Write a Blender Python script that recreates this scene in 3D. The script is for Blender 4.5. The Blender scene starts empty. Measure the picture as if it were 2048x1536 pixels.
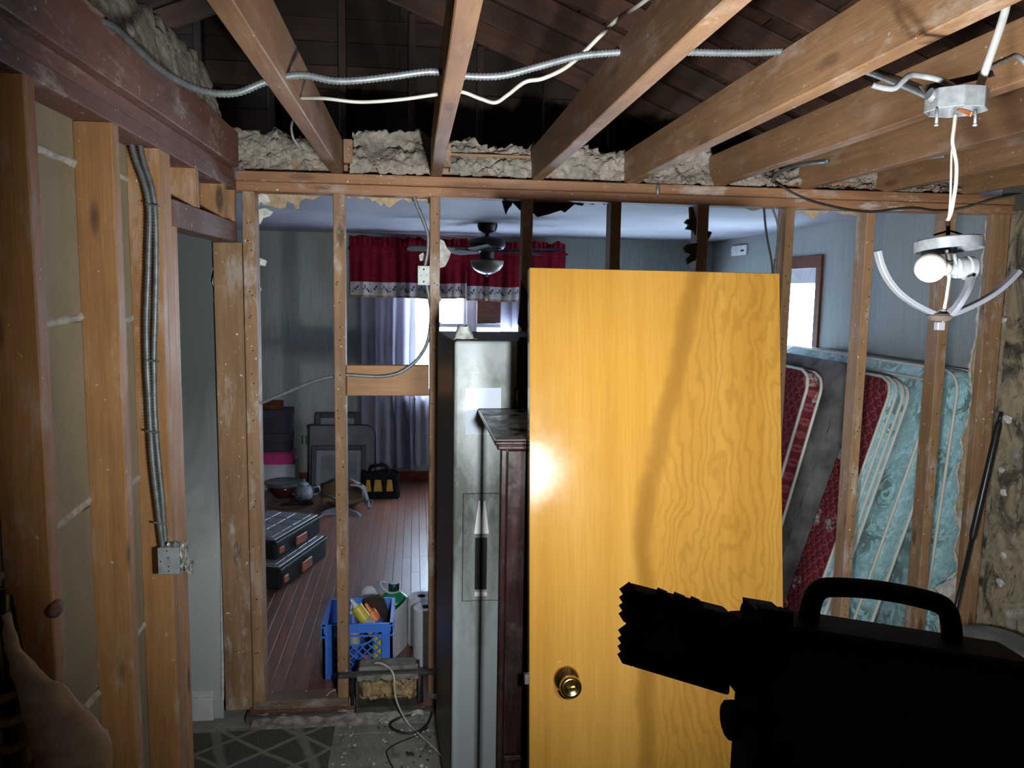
import bpy, bmesh, math, random
from mathutils import Vector, Matrix, noise
random.seed(7)
PI = math.pi
sc = bpy.context.scene
COL = sc.collection
V = Vector

# ------------------------------------------------------------------ camera
FPX = 1595.0
CAM = V((0, 0, 1.90))
def _n(v): return v.normalized()
# room axes seen in camera coordinates (x right, y up, z forward)
_yc = _n(V((830 - 1024, 768 - 578, FPX)))
_dn = _n(V((800 - 1024, 768 - 15000, FPX)))
_dn = _n(_dn - _yc * _dn.dot(_yc))
_zc = -_dn
_xc = -_yc.cross(_zc)
if _xc.x < 0: _xc = -_xc
ROOM = Matrix((_xc, _yc, _zc))            # world = ROOM @ camera vector
_r, _u, _f = ROOM @ V((1, 0, 0)), ROOM @ V((0, 1, 0)), ROOM @ V((0, 0, 1))
cd = bpy.data.cameras.new('camera'); cam = bpy.data.objects.new('camera', cd); COL.objects.link(cam)
cam.matrix_world = Matrix(((_r.x, _u.x, -_f.x, CAM.x), (_r.y, _u.y, -_f.y, CAM.y), (_r.z, _u.z, -_f.z, CAM.z), (0, 0, 0, 1)))
cd.sensor_fit = 'HORIZONTAL'; cd.sensor_width = 36.0; cd.lens = FPX / 2048 * 36.0
cd.clip_start = 0.02; cd.clip_end = 200
sc.camera = cam

# ------------------------------------------------------------------ sky, lamps, exposure
w = bpy.data.worlds.new('sky'); sc.world = w; w.use_nodes = True
w.node_tree.nodes['Background'].inputs[0].default_value = (0.66, 0.80, 1.0, 1)
w.node_tree.nodes['Background'].inputs[1].default_value = 42.0
sc.view_settings.view_transform = 'Standard'; sc.view_settings.look = 'None'
sc.view_settings.gamma = 1.0; sc.view_settings.use_curve_mapping = False
sc.view_settings.exposure = 0.0
def area(name, loc, tgt, sx, sy, power, col, spread=180):
    ld = bpy.data.lights.new(name, 'AREA'); ld.shape = 'RECTANGLE'; ld.size = sx; ld.size_y = sy
    ld.energy = power; ld.color = col; ld.spread = math.radians(spread)
    o = bpy.data.objects.new(name, ld); COL.objects.link(o); o.location = loc
    o.rotation_euler = (V(tgt) - V(loc)).to_track_quat('-Z', 'Z').to_euler()
    return o
# the two LED panels of the work light (they sit just in front of its lenses)
LAMP_COL = (0.93, 0.98, 1.0)
area('work_light_lamp_small', (0.250, 0.640, 1.60), (0.72, 3.4, 1.80), 0.05, 0.06, 25, LAMP_COL, 116)
area('work_light_lamp_large', (0.45, 0.640, 1.555), (1.35, 3.0, 2.30), 0.14, 0.08, 27, LAMP_COL, 134)

# ------------------------------------------------------------------ pixel measurements -> room points
def _ray(px, py): return ROOM @ V(((px - 1024) / FPX, (768 - py) / FPX, 1.0))
def aX(px, py, X): d = _ray(px, py); return CAM + d * ((X - CAM.x) / d.x)
def aY(px, py, Y): d = _ray(px, py); return CAM + d * (Y / d.y)
def aZ(px, py, Z): d = _ray(px, py); return CAM + d * ((Z - CAM.z) / d.z)

# ------------------------------------------------------------------ mesh helpers
class MB:
    def __init__(s): s.v = []; s.f = []
    def add(s, vs, fs):
        b = len(s.v); s.v += [V(p) for p in vs]; s.f += [tuple(b + i for i in f) for f in fs]; return s
    def box(s, lo, hi, M=None):
        x0, y0, z0 = lo; x1, y1, z1 = hi
        vs = [V(p) for p in ((x0,y0,z0),(x1,y0,z0),(x1,y1,z0),(x0,y1,z0),(x0,y0,z1),(x1,y0,z1),(x1,y1,z1),(x0,y1,z1))]
        if M: vs = [M @ p for p in vs]
        return s.add(vs, [(3,2,1,0),(4,5,6,7),(0,1,5,4),(1,2,6,5),(2,3,7,6),(3,0,4,7)])
    def tube(s, pts, r, seg=8, cap=True, flat=1.0, ripple=None):
        pts = [V(p) for p in pts]
        if ripple:
            pts = resample(pts, ripple[0])
        n = len(pts); rr = r if callable(r) else (lambda t: r)
        up = None; rings = []
        for i, p in enumerate(pts):
            t = (pts[min(i+1, n-1)] - pts[max(i-1, 0)])
            t = t.normalized() if t.length > 1e-9 else V((0,0,1))
            if up is None:
                up = V((0,0,1)) if abs(t.z) < .9 else V((0,1,0))
            up = up - t * up.dot(t)
            up = up.normalized() if up.length > 1e-6 else t.orthogonal().normalized()
            sd = t.cross(up)
            R = rr(i / max(1, n-1))
            if ripple and i % 2: R *= ripple[1]
            rings.append([p + sd * (R * math.cos(2*PI*k/seg)) + up * (R * flat * math.sin(2*PI*k/seg)) for k in range(seg)])
        b = len(s.v)
        for g in rings: s.v += g
        for i in range(n-1):
            for k in range(seg):
                k2 = (k+1) % seg
                s.f.append((b+i*seg+k, b+i*seg+k2, b+(i+1)*seg+k2, b+(i+1)*seg+k))
        if cap:
            s.f.append(tuple(b+k for k in reversed(range(seg)))); s.f.append(tuple(b+(n-1)*seg+k for k in range(seg)))
        return s
    def lathe(s, prof, c=(0,0,0), seg=24, axis='Z', sx=1.0, sy=1.0):
        c = V(c); b = len(s.v); n = len(prof)
        for (r, z) in prof:
            for k in range(seg):
                a = 2*PI*k/seg; x, y = r*math.cos(a)*sx, r*math.sin(a)*sy
                p = V((x,y,z)) if axis == 'Z' else (V((x,-z,y)) if axis == 'Y' else V((z,x,y)))
                s.v.append(c + p)
        for i in range(n-1):
            for k in range(seg):
                k2 = (k+1) % seg
                s.f.append((b+i*seg+k, b+i*seg+k2, b+(i+1)*seg+k2, b+(i+1)*seg+k))
        s.f.append(tuple(b+k for k in reversed(range(seg)))); s.f.append(tuple(b+(n-1)*seg+k for k in range(seg)))
        return s
    def grid(s, fn, nu, nv):
        b = len(s.v)
        for j in range(nv+1):
            for i in range(nu+1): s.v.append(V(fn(i/nu, j/nv)))
        for j in range(nv):
            for i in range(nu):
                a = b+j*(nu+1)+i
                s.f.append((a, a+1, a+nu+2, a+nu+1))
        return s
    def poly(s, pts, off):
        """flat outline given thickness along vector off"""
        n = len(pts); b = len(s.v); off = V(off)
        s.v += [V(p) for p in pts] + [V(p)+off for p in pts]
        s.f.append(tuple(b+i for i in range(n))); s.f.append(tuple(b+n+i for i in reversed(range(n))))
        for i in range(n):
            j = (i+1) % n; s.f.append((b+i, b+n+i, b+n+j, b+j))
        return s
    def ball(s, c, r, seg=12, rings=8, sc3=(1,1,1)):
        c = V(c); b = len(s.v)
        for i in range(1, rings):
            ph = PI*i/rings
            for k in range(seg):
                a = 2*PI*k/seg
                s.v.append(c + V((r*sc3[0]*math.sin(ph)*math.cos(a), r*sc3[1]*math.sin(ph)*math.sin(a), r*sc3[2]*math.cos(ph))))
        t = len(s.v); s.v += [c+V((0,0,r*sc3[2])), c-V((0,0,r*sc3[2]))]
        for i in range(rings-2):
            for k in range(seg):
                k2 = (k+1) % seg
                s.f.append((b+i*seg+k, b+(i+1)*seg+k, b+(i+1)*seg+k2, b+i*seg+k2))
        for k in range(seg):
            k2 = (k+1) % seg
            s.f.append((t, b+k, b+k2)); l = b+(rings-2)*seg; s.f.append((t+1, l+k2, l+k))
        return s

def resample(pts, step):
    out = [pts[0]]; acc = 0.0
    for a, b in zip(pts, pts[1:]):
        L = (b-a).length
        if L < 1e-9: continue
        d = step - acc
        while d <= L:
            out.append(a + (b-a)*(d/L)); d += step
        acc = L - (d - step)
    out.append(pts[-1]); return out
def smooth(pts, k=8):
    """Catmull-Rom curve through the points"""
    pts = [V(p) for p in pts]; out = []
    P = [pts[0]*2-pts[1]] + pts + [pts[-1]*2-pts[-2]]
    for i in range(1, len(P)-2):
        for j in range(k):
            t = j/k; a, b, c, d = P[i-1], P[i], P[i+1], P[i+2]
            out.append(0.5*((2*b) + (c-a)*t + (2*a-5*b+4*c-d)*t*t + (3*b-a-3*c+d)*t**3))
    out.append(pts[-1]); return out
def wm(o):
    M = o.matrix_basis.copy()
    return (wm(o.parent) @ M) if o.parent else M
def obj(name, mb, mat, parent=None, origin=None, M=None, smooth_=False, bevel=0, label=None, kind=None, seg=1, recalc=True):
    """mb holds room coordinates (or local ones when M is given)"""
    if M is None:
        if origin is None:
            lo = V((min(p.x for p in mb.v), min(p.y for p in mb.v), min(p.z for p in mb.v)))
            hi = V((max(p.x for p in mb.v), max(p.y for p in mb.v), max(p.z for p in mb.v)))
            origin = V(((lo.x+hi.x)/2, (lo.y+hi.y)/2, lo.z))
        origin = V(origin); M = Matrix.Translation(origin); vs = [p - origin for p in mb.v]
    else: vs = mb.v
    me = bpy.data.meshes.new(name); me.from_pydata([tuple(p) for p in vs], [], mb.f)
    if bevel or recalc:
        bm = bmesh.new(); bm.from_mesh(me)
        if recalc: bmesh.ops.recalc_face_normals(bm, faces=bm.faces)
        if bevel:
            es = [e for e in bm.edges if len(e.link_faces) == 2 and e.calc_face_angle(0) > .6]
            bmesh.ops.bevel(bm, geom=es, offset=bevel, segments=seg, affect='EDGES', profile=.5, clamp_overlap=True)
        bm.to_mesh(me); bm.free()
    if smooth_:
        for p in me.polygons: p.use_smooth = True
        if bevel or smooth_ == 'auto':
            try: me.set_sharp_from_angle(angle=math.radians(40))
            except Exception: pass
    if mat: me.materials.append(mat)
    o = bpy.data.objects.new(name, me); COL.objects.link(o)
    if parent: o.parent = parent; o.matrix_basis = wm(parent).inverted() @ M
    else: o.matrix_basis = M
    if label: o['label'] = label
    if kind: o['kind'] = kind
    return o
def tag(o, label, cat, group=None, kind=None):
    o['label'] = label; o['category'] = cat
    if group: o['group'] = group
    if kind: o['kind'] = kind
    return o
def thing(name, loc, label, cat, group=None, rz=0):
    o = bpy.data.objects.new(name, None); COL.objects.link(o); o.empty_display_size = .05
    o.matrix_basis = Matrix.Translation(V(loc)) @ Matrix.Rotation(rz, 4, 'Z')
    return tag(o, label, cat, group)
def struct(name, loc=(0,0,0)):
    o = bpy.data.objects.new(name, None); COL.objects.link(o); o.empty_display_size = .05
    o.matrix_basis = Matrix.Translation(V(loc)); o['kind'] = 'structure'; return o
def bx(name, x, y, z, mat, parent=None, ch=.003, jit=.0012, **k):
    """a board: its long axis becomes local Z so that the grain runs along it; chamfered, slightly uneven"""
    lo, hi = V((x[0], y[0], z[0])), V((x[1], y[1], z[1])); d = hi-lo; c = (lo+hi)/2
    ax = max(range(3), key=lambda i: d[i])
    R = {2: Matrix.Identity(3), 0: Matrix(((0,0,1),(1,0,0),(0,1,0))), 1: Matrix(((0,1,0),(0,0,1),(1,0,0)))}[ax]
    # local (a,b,L) -> room
    order = {2: (0,1,2), 0: (1,2,0), 1: (2,0,1)}[ax]
    A, B, L = d[order[0]]/2, d[order[1]]/2, d[order[2]]/2
    ch = min(ch, A*.4, B*.4)
    n = max(1, min(5, int(L*2/.45))); mb = MB()
    for i in range(n+1):
        zz = -L + 2*L*i/n
        j = [random.uniform(-jit, jit) for _ in range(2)]
        ring = [(-A+ch,-B),(A-ch,-B),(A,-B+ch),(A,B-ch),(A-ch,B),(-A+ch,B),(-A,B-ch),(-A,-B+ch)]
        mb.v += [V((p[0]+j[0], p[1]+j[1], zz)) for p in ring]
    for i in range(n):
        for q in range(8): mb.f.append((i*8+q, i*8+(q+1)%8, (i+1)*8+(q+1)%8, (i+1)*8+q))
    mb.f.append(tuple(reversed(range(8)))); mb.f.append(tuple(n*8+q for q in range(8)))
    return obj(name, mb, mat, parent, M=Matrix.Translation(c) @ R.to_4x4(), recalc=False, **k)
def dup(o, M=None, label=None, parent=None):
    c = o.copy(); COL.objects.link(c)
    if parent is not None: c.parent = parent
    if M is not None: c.matrix_basis = M
    if label: c['label'] = label
    for ch in list(o.children): dup(ch, None, None, c)
    return c

# ------------------------------------------------------------------ materials
class NT:
    def __init__(s, name):
        s.m = bpy.data.materials.new(name); s.m.use_nodes = True; s.t = s.m.node_tree
        s.b = s.t.nodes['Principled BSDF']; s.out = s.t.nodes['Material Output']
    def n(s, typ, **k):
        o = s.t.nodes.new(typ)
        for a, b in k.items(): setattr(o, a, b)
        return o
    def l(s, a, b): s.t.links.new(a, b)
    def co(s, scale=(1,1,1), rnd=True, rot=(0,0,0)):
        tc = s.n('ShaderNodeTexCoord'); mp = s.n('ShaderNodeMapping'); mp.inputs['Scale'].default_value = scale
        mp.inputs['Rotation'].default_value = rot
        if rnd:
            oi = s.n('ShaderNodeObjectInfo'); mu = s.n('ShaderNodeVectorMath', operation='MULTIPLY_ADD')
            cb = s.n('ShaderNodeCombineXYZ')
            for i in range(3): s.l(oi.outputs['Random'], cb.inputs[i])
            s.l(cb.outputs[0], mu.inputs[0]); mu.inputs[1].default_value = (31, 17, 23); s.l(tc.outputs['Object'], mu.inputs[2])
            s.l(mu.outputs[0], mp.inputs[0])
        else: s.l(tc.outputs['Object'], mp.inputs[0])
        return mp.outputs[0]
    def noise(s, co, scale, detail=4, rough=.55, dist=0.0):
        o = s.n('ShaderNodeTexNoise'); o.inputs['Scale'].default_value = scale; o.inputs['Detail'].default_value = detail
        o.inputs['Roughness'].default_value = rough; o.inputs['Distortion'].default_value = dist
        if co: s.l(co, o.inputs['Vector'])
        return o.outputs['Fac']
    def ramp(s, fac, stops):
        o = s.n('ShaderNodeValToRGB'); e = o.color_ramp.elements
        while len(e) < len(stops): e.new(.5)
        for i, (p, c) in enumerate(stops):
            e[i].position = p; e[i].color = (c, c, c, 1) if isinstance(c, (int, float)) else (*c[:3], 1)
        s.l(fac, o.inputs[0]); return o.outputs[0]
    def mix(s, fac, a, b, mode='MIX'):
        o = s.n('ShaderNodeMix', data_type='RGBA', blend_type=mode)
        for q, x in ((0, fac), (6, a), (7, b)):
            if isinstance(x, (int, float)): o.inputs[q].default_value = x if q == 0 else (x, x, x, 1)
            elif isinstance(x, tuple): o.inputs[q].default_value = (*x[:3], 1)
            else: s.l(x, o.inputs[q])
        return o.outputs[2]
    def math(s, op, a, b=0.0):
        o = s.n('ShaderNodeMath', operation=op)
        for q, x in ((0, a), (1, b)):
            if isinstance(x, (int, float)): o.inputs[q].default_value = x
            else: s.l(x, o.inputs[q])
        return o.outputs[0]
    def bump(s, h, dist=.002, strength=.6):
        o = s.n('ShaderNodeBump'); o.inputs['Distance'].default_value = dist; o.inputs['Strength'].default_value = strength
        s.l(h, o.inputs['Height']); s.l(o.outputs[0], s.b.inputs['Normal'])
    def set(s, col=None, rough=None, metal=None, **k):
        if col is not None:
            if isinstance(col, tuple): s.b.inputs['Base Color'].default_value = (*col[:3], 1)
            else: s.l(col, s.b.inputs['Base Color'])
        if rough is not None:
            if isinstance(rough, (int, float)): s.b.inputs['Roughness'].default_value = rough
            else: s.l(rough, s.b.inputs['Roughness'])
        if metal is not None: s.b.inputs['Metallic'].default_value = metal
        for a, b in k.items(): s.b.inputs[a.replace('_', ' ')].default_value = b
        return s.m
def plain(name, col, rough=.6, metal=0.0, var=.12, scale=9, bumpd=0.0, **k):
    t = NT(name); c = t.co(); f = t.noise(c, scale, 5, .6)
    dk = tuple(x*(1-var*2) for x in col); lt = tuple(min(1, x*(1+var)) for x in col)
    if bumpd: t.bump(t.noise(c, scale*6, 4), bumpd)
    return t.set(t.ramp(f, [(.3, dk), (.7, lt)]), rough, metal, **k)
def wood(name, c1, c2, plaster=.0, rough=.7, knot=.5, pcol=(.55,.51,.46), blacken=0.0):
    t = NT(name)
    lo = t.co((1, 1, .07)); iso = t.co((1, 1, 1)); fine = t.co((1, 1, .03)); med = t.co((1, 1, .35))
    g = t.noise(lo, 22, 6, .6, .6); col = t.ramp(g, [(.3, c1), (.52, tuple((a+b)/2 for a, b in zip(c1, c2))), (.72, c2)])
    fb = t.noise(fine, 260, 3, .6); col = t.mix(t.ramp(fb, [(.35, .28), (.6, 0.0)]), col, tuple(x*.5 for x in c2))
    bl = t.noise(iso, 3.2, 5, .6); col = t.mix(t.ramp(bl, [(.42, .0), (.75, .45)]), col, tuple(x*.55 for x in c2))
    oi = t.n('ShaderNodeObjectInfo'); hs = t.n('ShaderNodeHueSaturation')
    va = t.math('MULTIPLY_ADD', oi.outputs['Random'], .36); t.t.nodes[-1].inputs[2].default_value = .82
    t.l(va, hs.inputs['Value']); t.l(col, hs.inputs['Color']); col = hs.outputs[0]
    if knot:
        vo = t.n('ShaderNodeTexVoronoi'); vo.inputs['Scale'].default_value = 1.0
        t.l(t.co((9, 9, 2.6)), vo.inputs['Vector'])
        col = t.mix(t.ramp(vo.outputs['Distance'], [(.09, knot), (.17, 0.0)]), col, (.06, .028, .014))
    if plaster:
        p1 = t.noise(med, 11, 9, .72); p2 = t.noise(iso, 2.3, 3, .5)
        pf = t.math('MULTIPLY', t.ramp(p1, [(.53, 0.0), (.66, 1.0)]), t.ramp(p2, [(.36, 0.15), (.62, 1.0)]))
        col = t.mix(t.math('MULTIPLY', pf, plaster), col, pcol)
        sp = t.noise(iso, 60, 3, .5); col = t.mix(t.ramp(sp, [(.70, 0.0), (.74, min(1, plaster*1.1))]), col, (.72,.69,.64))
    if blacken:  # near-black blotches laid over the grain by noise
        sn = t.noise(iso, 1.4, 6, .65); col = t.mix(t.ramp(sn, [(.3, 0.0), (.65, blacken)]), col, (.008,.006,.005))
    t.bump(t.mix(.5, g, fb), .0015, .5)
    return t.set(col, rough)

M_STUD_O = wood('wood_orange', (.46,.235,.085), (.30,.135,.042), .45, .62, .95)
M_STUD_T = wood('wood_tan', (.37,.215,.108), (.23,.12,.056), .9, .72, .7)
M_PLATE = wood('wood_plate', (.34,.165,.078), (.20,.088,.042), .95, .7, .5)
M_PLATE_L = wood('wood_plate_reddish', (.19,.085,.052), (.115,.05,.031), 1.0, .7, .3, (.42,.35,.30))
M_JOIST = wood('wood_joist', (.31,.165,.075), (.185,.09,.04), .5, .68, .5, (.46,.38,.30))
M_RAFTER = wood('wood_rafter', (.15,.062,.032), (.075,.03,.017), .12, .75, .3, blacken=.7)
M_ROOFB = wood('wood_roof_board', (.17,.068,.036), (.085,.033,.018), .08, .75, .5, blacken=.75)
M_BLOCK = wood('wood_block', (.42,.21,.075), (.26,.12,.04), .05, .6, .4)
M_TRIM = wood('wood_trim', (.17,.045,.02), (.10,.026,.012), 0, .6, 0)
M_TRIM.node_tree.nodes['Principled BSDF'].inputs['Specular IOR Level'].default_value = .15
M_SOLE = wood('dusty_sole_plate', (.24,.16,.11), (.15,.09,.06), 1.0, .85, .3, (.42,.39,.36))
def lathmat():
    t = NT('gypsum_lath_back'); c = t.co((1,1,1)); f = t.noise(c, 5, 6, .6); g = t.noise(c, 150, 3, .6)
    col = t.ramp(f, [(.3, (.255,.20,.128)), (.7, (.33,.265,.175))]); col = t.mix(t.ramp(g, [(.45, .25), (.6, 0.0)]), col, (.20,.15,.095))
    t.bump(g, .001, .4); return t.set(col, .9)
M_LATH = lathmat()
M_PLASTER = plain('raw_plaster', (.50,.46,.39), .9, var=.2, scale=40, bumpd=.004)
M_PAPER_TORN = plain('torn_drywall_paper', (.42,.32,.20), .9, var=.2, scale=30, bumpd=.002)
M_GYPS = plain('broken_gypsum', (.62,.60,.57), .9, var=.2, scale=40, bumpd=.003)
M_BLACKCHAR = plain('charred_paper', (.035,.022,.015), .9, var=.3, scale=30, bumpd=.003)
def sootwall(name, a, b, streak=.35):
    t = NT(name); c = t.co((1,1,1), rnd=False); v = t.co((1,1,.04), rnd=False)
    f = t.noise(c, 1.1, 5, .6); g = t.noise(v, 75, 3, .5); col = t.ramp(f, [(.3, a), (.7, b)])
    col = t.mix(t.ramp(g, [(.40, streak), (.62, 0.0)]), col, tuple(x*.72 for x in a)); t.bump(g, .001, .2)
    return t.set(col, .75)
M_FARWALL = sootwall('sooty_grey_green_paint', (.24,.265,.250), (.34,.37,.345))
M_RWALL = sootwall('sooty_blue_grey_paint', (.21,.23,.235), (.30,.325,.325), .3)
def ceilmat():
    t = NT('smoke_stained_white_ceiling'); c = t.co((1,1,1), rnd=False); f = t.noise(c, .9, 4, .5, .5); g = t.noise(c, 90, 2)
    t.bump(g, .001, .2)
    return t.set(t.ramp(f, [(.3, (.25,.255,.30)), (.7, (.38,.39,.45))]), .85)
M_CEIL = ceilmat()
M_BASEWHITE = plain('white_painted_trim', (.62,.62,.60), .5, var=.08, scale=12)

# ================================================================== floors
def floormat():
    t = NT('dusty_subfloor_board'); c = t.co((.25,1,1)); i = t.co()
    f = t.noise(c, 26, 7, .68, .6); d = t.noise(i, 7, 8, .7)
    col = t.ramp(f, [(.28, (.085,.075,.062)), (.42, (.20,.187,.162)), (.7, (.28,.265,.235))])
    col = t.mix(t.ramp(d, [(.47, 0.0), (.66, .7)]), col, (.30,.285,.255)); t.bump(d, .003, .5)
    return t.set(col, .9)
M_FLOORN = floormat()
M_SLAB = plain('floor_underlay', (.10,.085,.07), .95)
floor = struct('floor')
obj('underlay', MB().box((-4.1,-1.3,-.12),(2.9,3.40,-.022)).box((-4.1,3.40,-.12),(-.735,3.57,-.022)), M_SLAB, floor)
obj('plank', MB().box((-4.1,3.401,-.022),(-.735,3.57,0)), M_FLOORN, floor)
y = 2.2; i = 0
while y < 3.40:
    bx('plank', (-1.4, 1.2), (y, min(y+.0972, 3.40)), (-.022, random.uniform(-.001, .001)), M_FLOORN, floor, ch=.0008)
    y += .098
obj('plank', MB().box((-4.1,-1.3,-.022),(2.75,2.195,0)), M_FLOORN, floor, kind='stuff')
def oak():
    t = NT('worn_red_oak'); v = t.co((1,1,.05)); i = t.co()
    f = t.noise(v, 60, 5, .6, .4); d = t.noise(i, 2.2, 6, .65)
    col = t.ramp(f, [(.3, (.22,.085,.050)), (.7, (.105,.040,.027))])
    oi = t.n('ShaderNodeObjectInfo'); hs = t.n('ShaderNodeHueSaturation'); m = t.n('ShaderNodeMapRange')
    m.inputs[3].default_value = .75; m.inputs[4].default_value = 1.25; t.l(oi.outputs['Random'], m.inputs[0]); t.l(m.outputs[0], hs.inputs['Value'])
    t.l(col, hs.inputs['Color']); col = t.mix(t.ramp(d, [(.45, 0.0), (.75, .35)]), hs.outputs[0], (.15,.125,.115))
    rg = t.ramp(d, [(.35, .34), (.7, .44)]); t.bump(f, .0005, .3)
    return t.set(col, rg)
M_OAK = oak()
ffloor = struct('floor_far')
obj('underlay', MB().box((-2.5,3.60,-.12),(3.0,7.72,.03)).box((-.73,3.40,-.12),(3.0,3.5999,.03)), M_SLAB, ffloor)
# oak strips run along the depth of the room
xs = -2.4; k = 0
while xs < 2.9:
    x1 = xs+.0565
    if -1.75 < xs < .55:                                   # the part seen between the studs: strips end to end
        yy = 3.43 if xs > -.73 else 3.60; cut = 4.1 + random.random()*1.3
        while yy < 7.6:
            ye = min(cut, 7.6)
            bx('oak_strip', (xs, x1), (yy, ye-.0012), (.03, .06+random.uniform(-.0006,.0006)), M_OAK, ffloor, ch=.0012, jit=0)
            yy = ye; cut += random.uniform(1.1, 2.0)
        k += 1
    xs += .058
obj('oak_strip', MB().box((-2.5,3.60,.03),(-1.76,7.6,.059)), M_OAK, ffloor, kind='stuff')
obj('oak_strip', MB().box((.56,3.43,.03),(2.95,7.6,.059)), M_OAK, ffloor, kind='stuff')

# ================================================================== partition of bare studs
W = 3.42
part = struct('wall_partition', (1.0, W, 0))
bx('top_plate', (-.80, 2.74), (W+.004, W+.094), (2.285, 2.3255), M_PLATE, part)
bx('top_plate', (-.72, 2.74), (W-.004, W+.090), (2.3265, 2.367), M_PLATE, part)
for x0, x1, yo in ((-.702,-.651,0), (-.338,-.291,.003), (.062,.104,.0), (.455,.498,.004), (.838,.883,0), (1.228,1.277,.003), (1.630,1.670,0), (2.012,2.056,.003), (2.398,2.446,0)):
    bx('stud', (x0, x1), (W+yo, W+.088+yo), (.09, 2.284), M_STUD_T, part)
bx('stud', (-.822,-.706), (W+.012, W+.054), (.05, 2.076), M_STUD_T, part)
bx('stud', (2.622, 2.712), (W, W+.042), (.09, 2.284), M_STUD_T, part)
bx('sole_plate', (-.70, -.292), (W-.003, W+.09), (.05, .09), M_SOLE, part)
bx('sole_plate', (-.29, -.255), (W-.0, W+.09), (.05, .088), M_SOLE, part)
bx('sole_plate', (.11, 2.72), (W-.0, W+.09), (.05, .09), M_SOLE, part)
zb0, zb1 = aY(775,792,W+.05).z, aY(775,731,W+.05).z
bx('blocking', (-.289, .061), (W+.048, W+.087), (zb0, zb1), M_BLOCK, part)
M_NAIL = plain('rusty_nail', (.03,.02,.016), .6, .5)
nb = MB()
for x0, x1 in ((-.702,-.651), (-.338,-.291), (.062,.104), (2.012,2.056), (2.398,2.446), (1.63,1.67)):
    z = .3
    while z < 2.2:
        for q in range(random.choice((1,2))):
            nb.ball((x0+random.uniform(.25,.75)*(x1-x0), W-.0005, z+random.uniform(-.03,.03)), .0028, 5, 4, (1,.5,1.2))
        z += random.uniform(.09,.2)
obj('nail_head', nb, M_NAIL, part, kind='stuff')
def jag(name, pts, Y, th, mat, parent, **k):
    """torn sheet: outline measured on the plane Y, thickness th"""
    return obj(name, MB().poly([aY(x, y, Y) for x, y in pts], (0, th, 0)), mat, parent, **k)
def rough(a, b, n, amp):
    out = []
    for i in range(n+1):
        t = i/n; e = 0 if i in (0, n) else 1
        out.append((a[0]+(b[0]-a[0])*t + e*random.uniform(-amp, amp)*.5, a[1]+(b[1]-a[1])*t + e*random.uniform(-amp, amp)))
    return out
YB = W+.097
jag('drywall_remnant', [(508,374)] + [(668,376),(668,386)] + rough((660,390),(600,402),5,4) + rough((598,418),(575,402),4,6) + rough((570,416),(520,402),6,8) + [(508,404)], YB, .012, M_PAPER_TORN, part)
jag('drywall_remnant', [(686,376),(866,380),(866,402)] + rough((860,408),(800,400),6,5) + rough((780,415),(745,404),5,8) + rough((740,398),(688,392),6,4), YB, .012, M_PAPER_TORN, part)
jag('drywall_remnant', [(878,382),(1040,386)] + rough((1035,398),(880,392),9,3), YB, .012, M_PAPER_TORN, part)
jag('drywall_remnant', [(1006,386),(1225,392),(1225,402)] + rough((1210,410),(1150,408),5,6) + rough((1130,425),(1100,428),3,6) + rough((1075,434),(1040,420),4,8) + rough((1025,404),(1012,430),4,4) + [(1004,402)], YB-.002, .010, M_BLACKCHAR, part)
jag('drywall_remnant', [(1238,392),(1398,398),(1398,404)] + rough((1390,408),(1245,404),9,3), YB, .010, M_BLACKCHAR, part)
jag('drywall_remnant', [(1412,398),(1565,402),(1562,414)] + rough((1540,418),(1500,420),5,3) + rough((1490,416),(1412,410),8,3), YB, .012, M_PAPER_TORN, part)
jag('drywall_remnant', [(1582,402),(1735,406),(1732,420)] + rough((1720,430),(1640,424),7,5) + rough((1630,436),(1590,420),6,7), YB, .012, M_PAPER_TORN, part)
# white gypsum flakes clinging beside the corner stud and the stud with the outlet
for pts in ([(512,392),(524,386),(536,392),(541,402),(530,408),(520,404),(516,418),(512,418)],
            [(512,420),(530,416),(546,424),(540,432),(526,436),(520,448),(513,450)],
            [(512,512),(534,522),(530,532),(514,530)], [(512,570),(522,576),(522,582),(512,584)],
            [(878,478),(888,482),(894,496),(902,505),(897,520),(890,533),(880,536),(878,520)],
            [(838,510),(846,505),(852,512),(852,520),(840,522)],
            [(878,590),(884,600),(878,606)]):
    jag('gypsum_flake', pts, W+.085, .010, M_GYPS, part, label='white broken gypsum flake')
# dark melted drips of paper on the sooted stud
for pts in ([(1376,438),(1370,445),(1378,450),(1372,458),(1384,460),(1392,470),(1394,440),(1386,414),(1380,414),(1381,438)],
            [(1394,486),(1376,488),(1368,496),(1372,505),(1384,508),(1374,518),(1376,528),(1392,520)],
            [(1416,462),(1424,464),(1421,472),(1416,480)], [(1042,560),(1062,600),(1064,640),(1050,664),(1036,648),(1040,612)]):
    jag('charred_scrap', pts, W+.0, .02, M_BLACKCHAR, part, label='charred black paper scrap')
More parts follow.
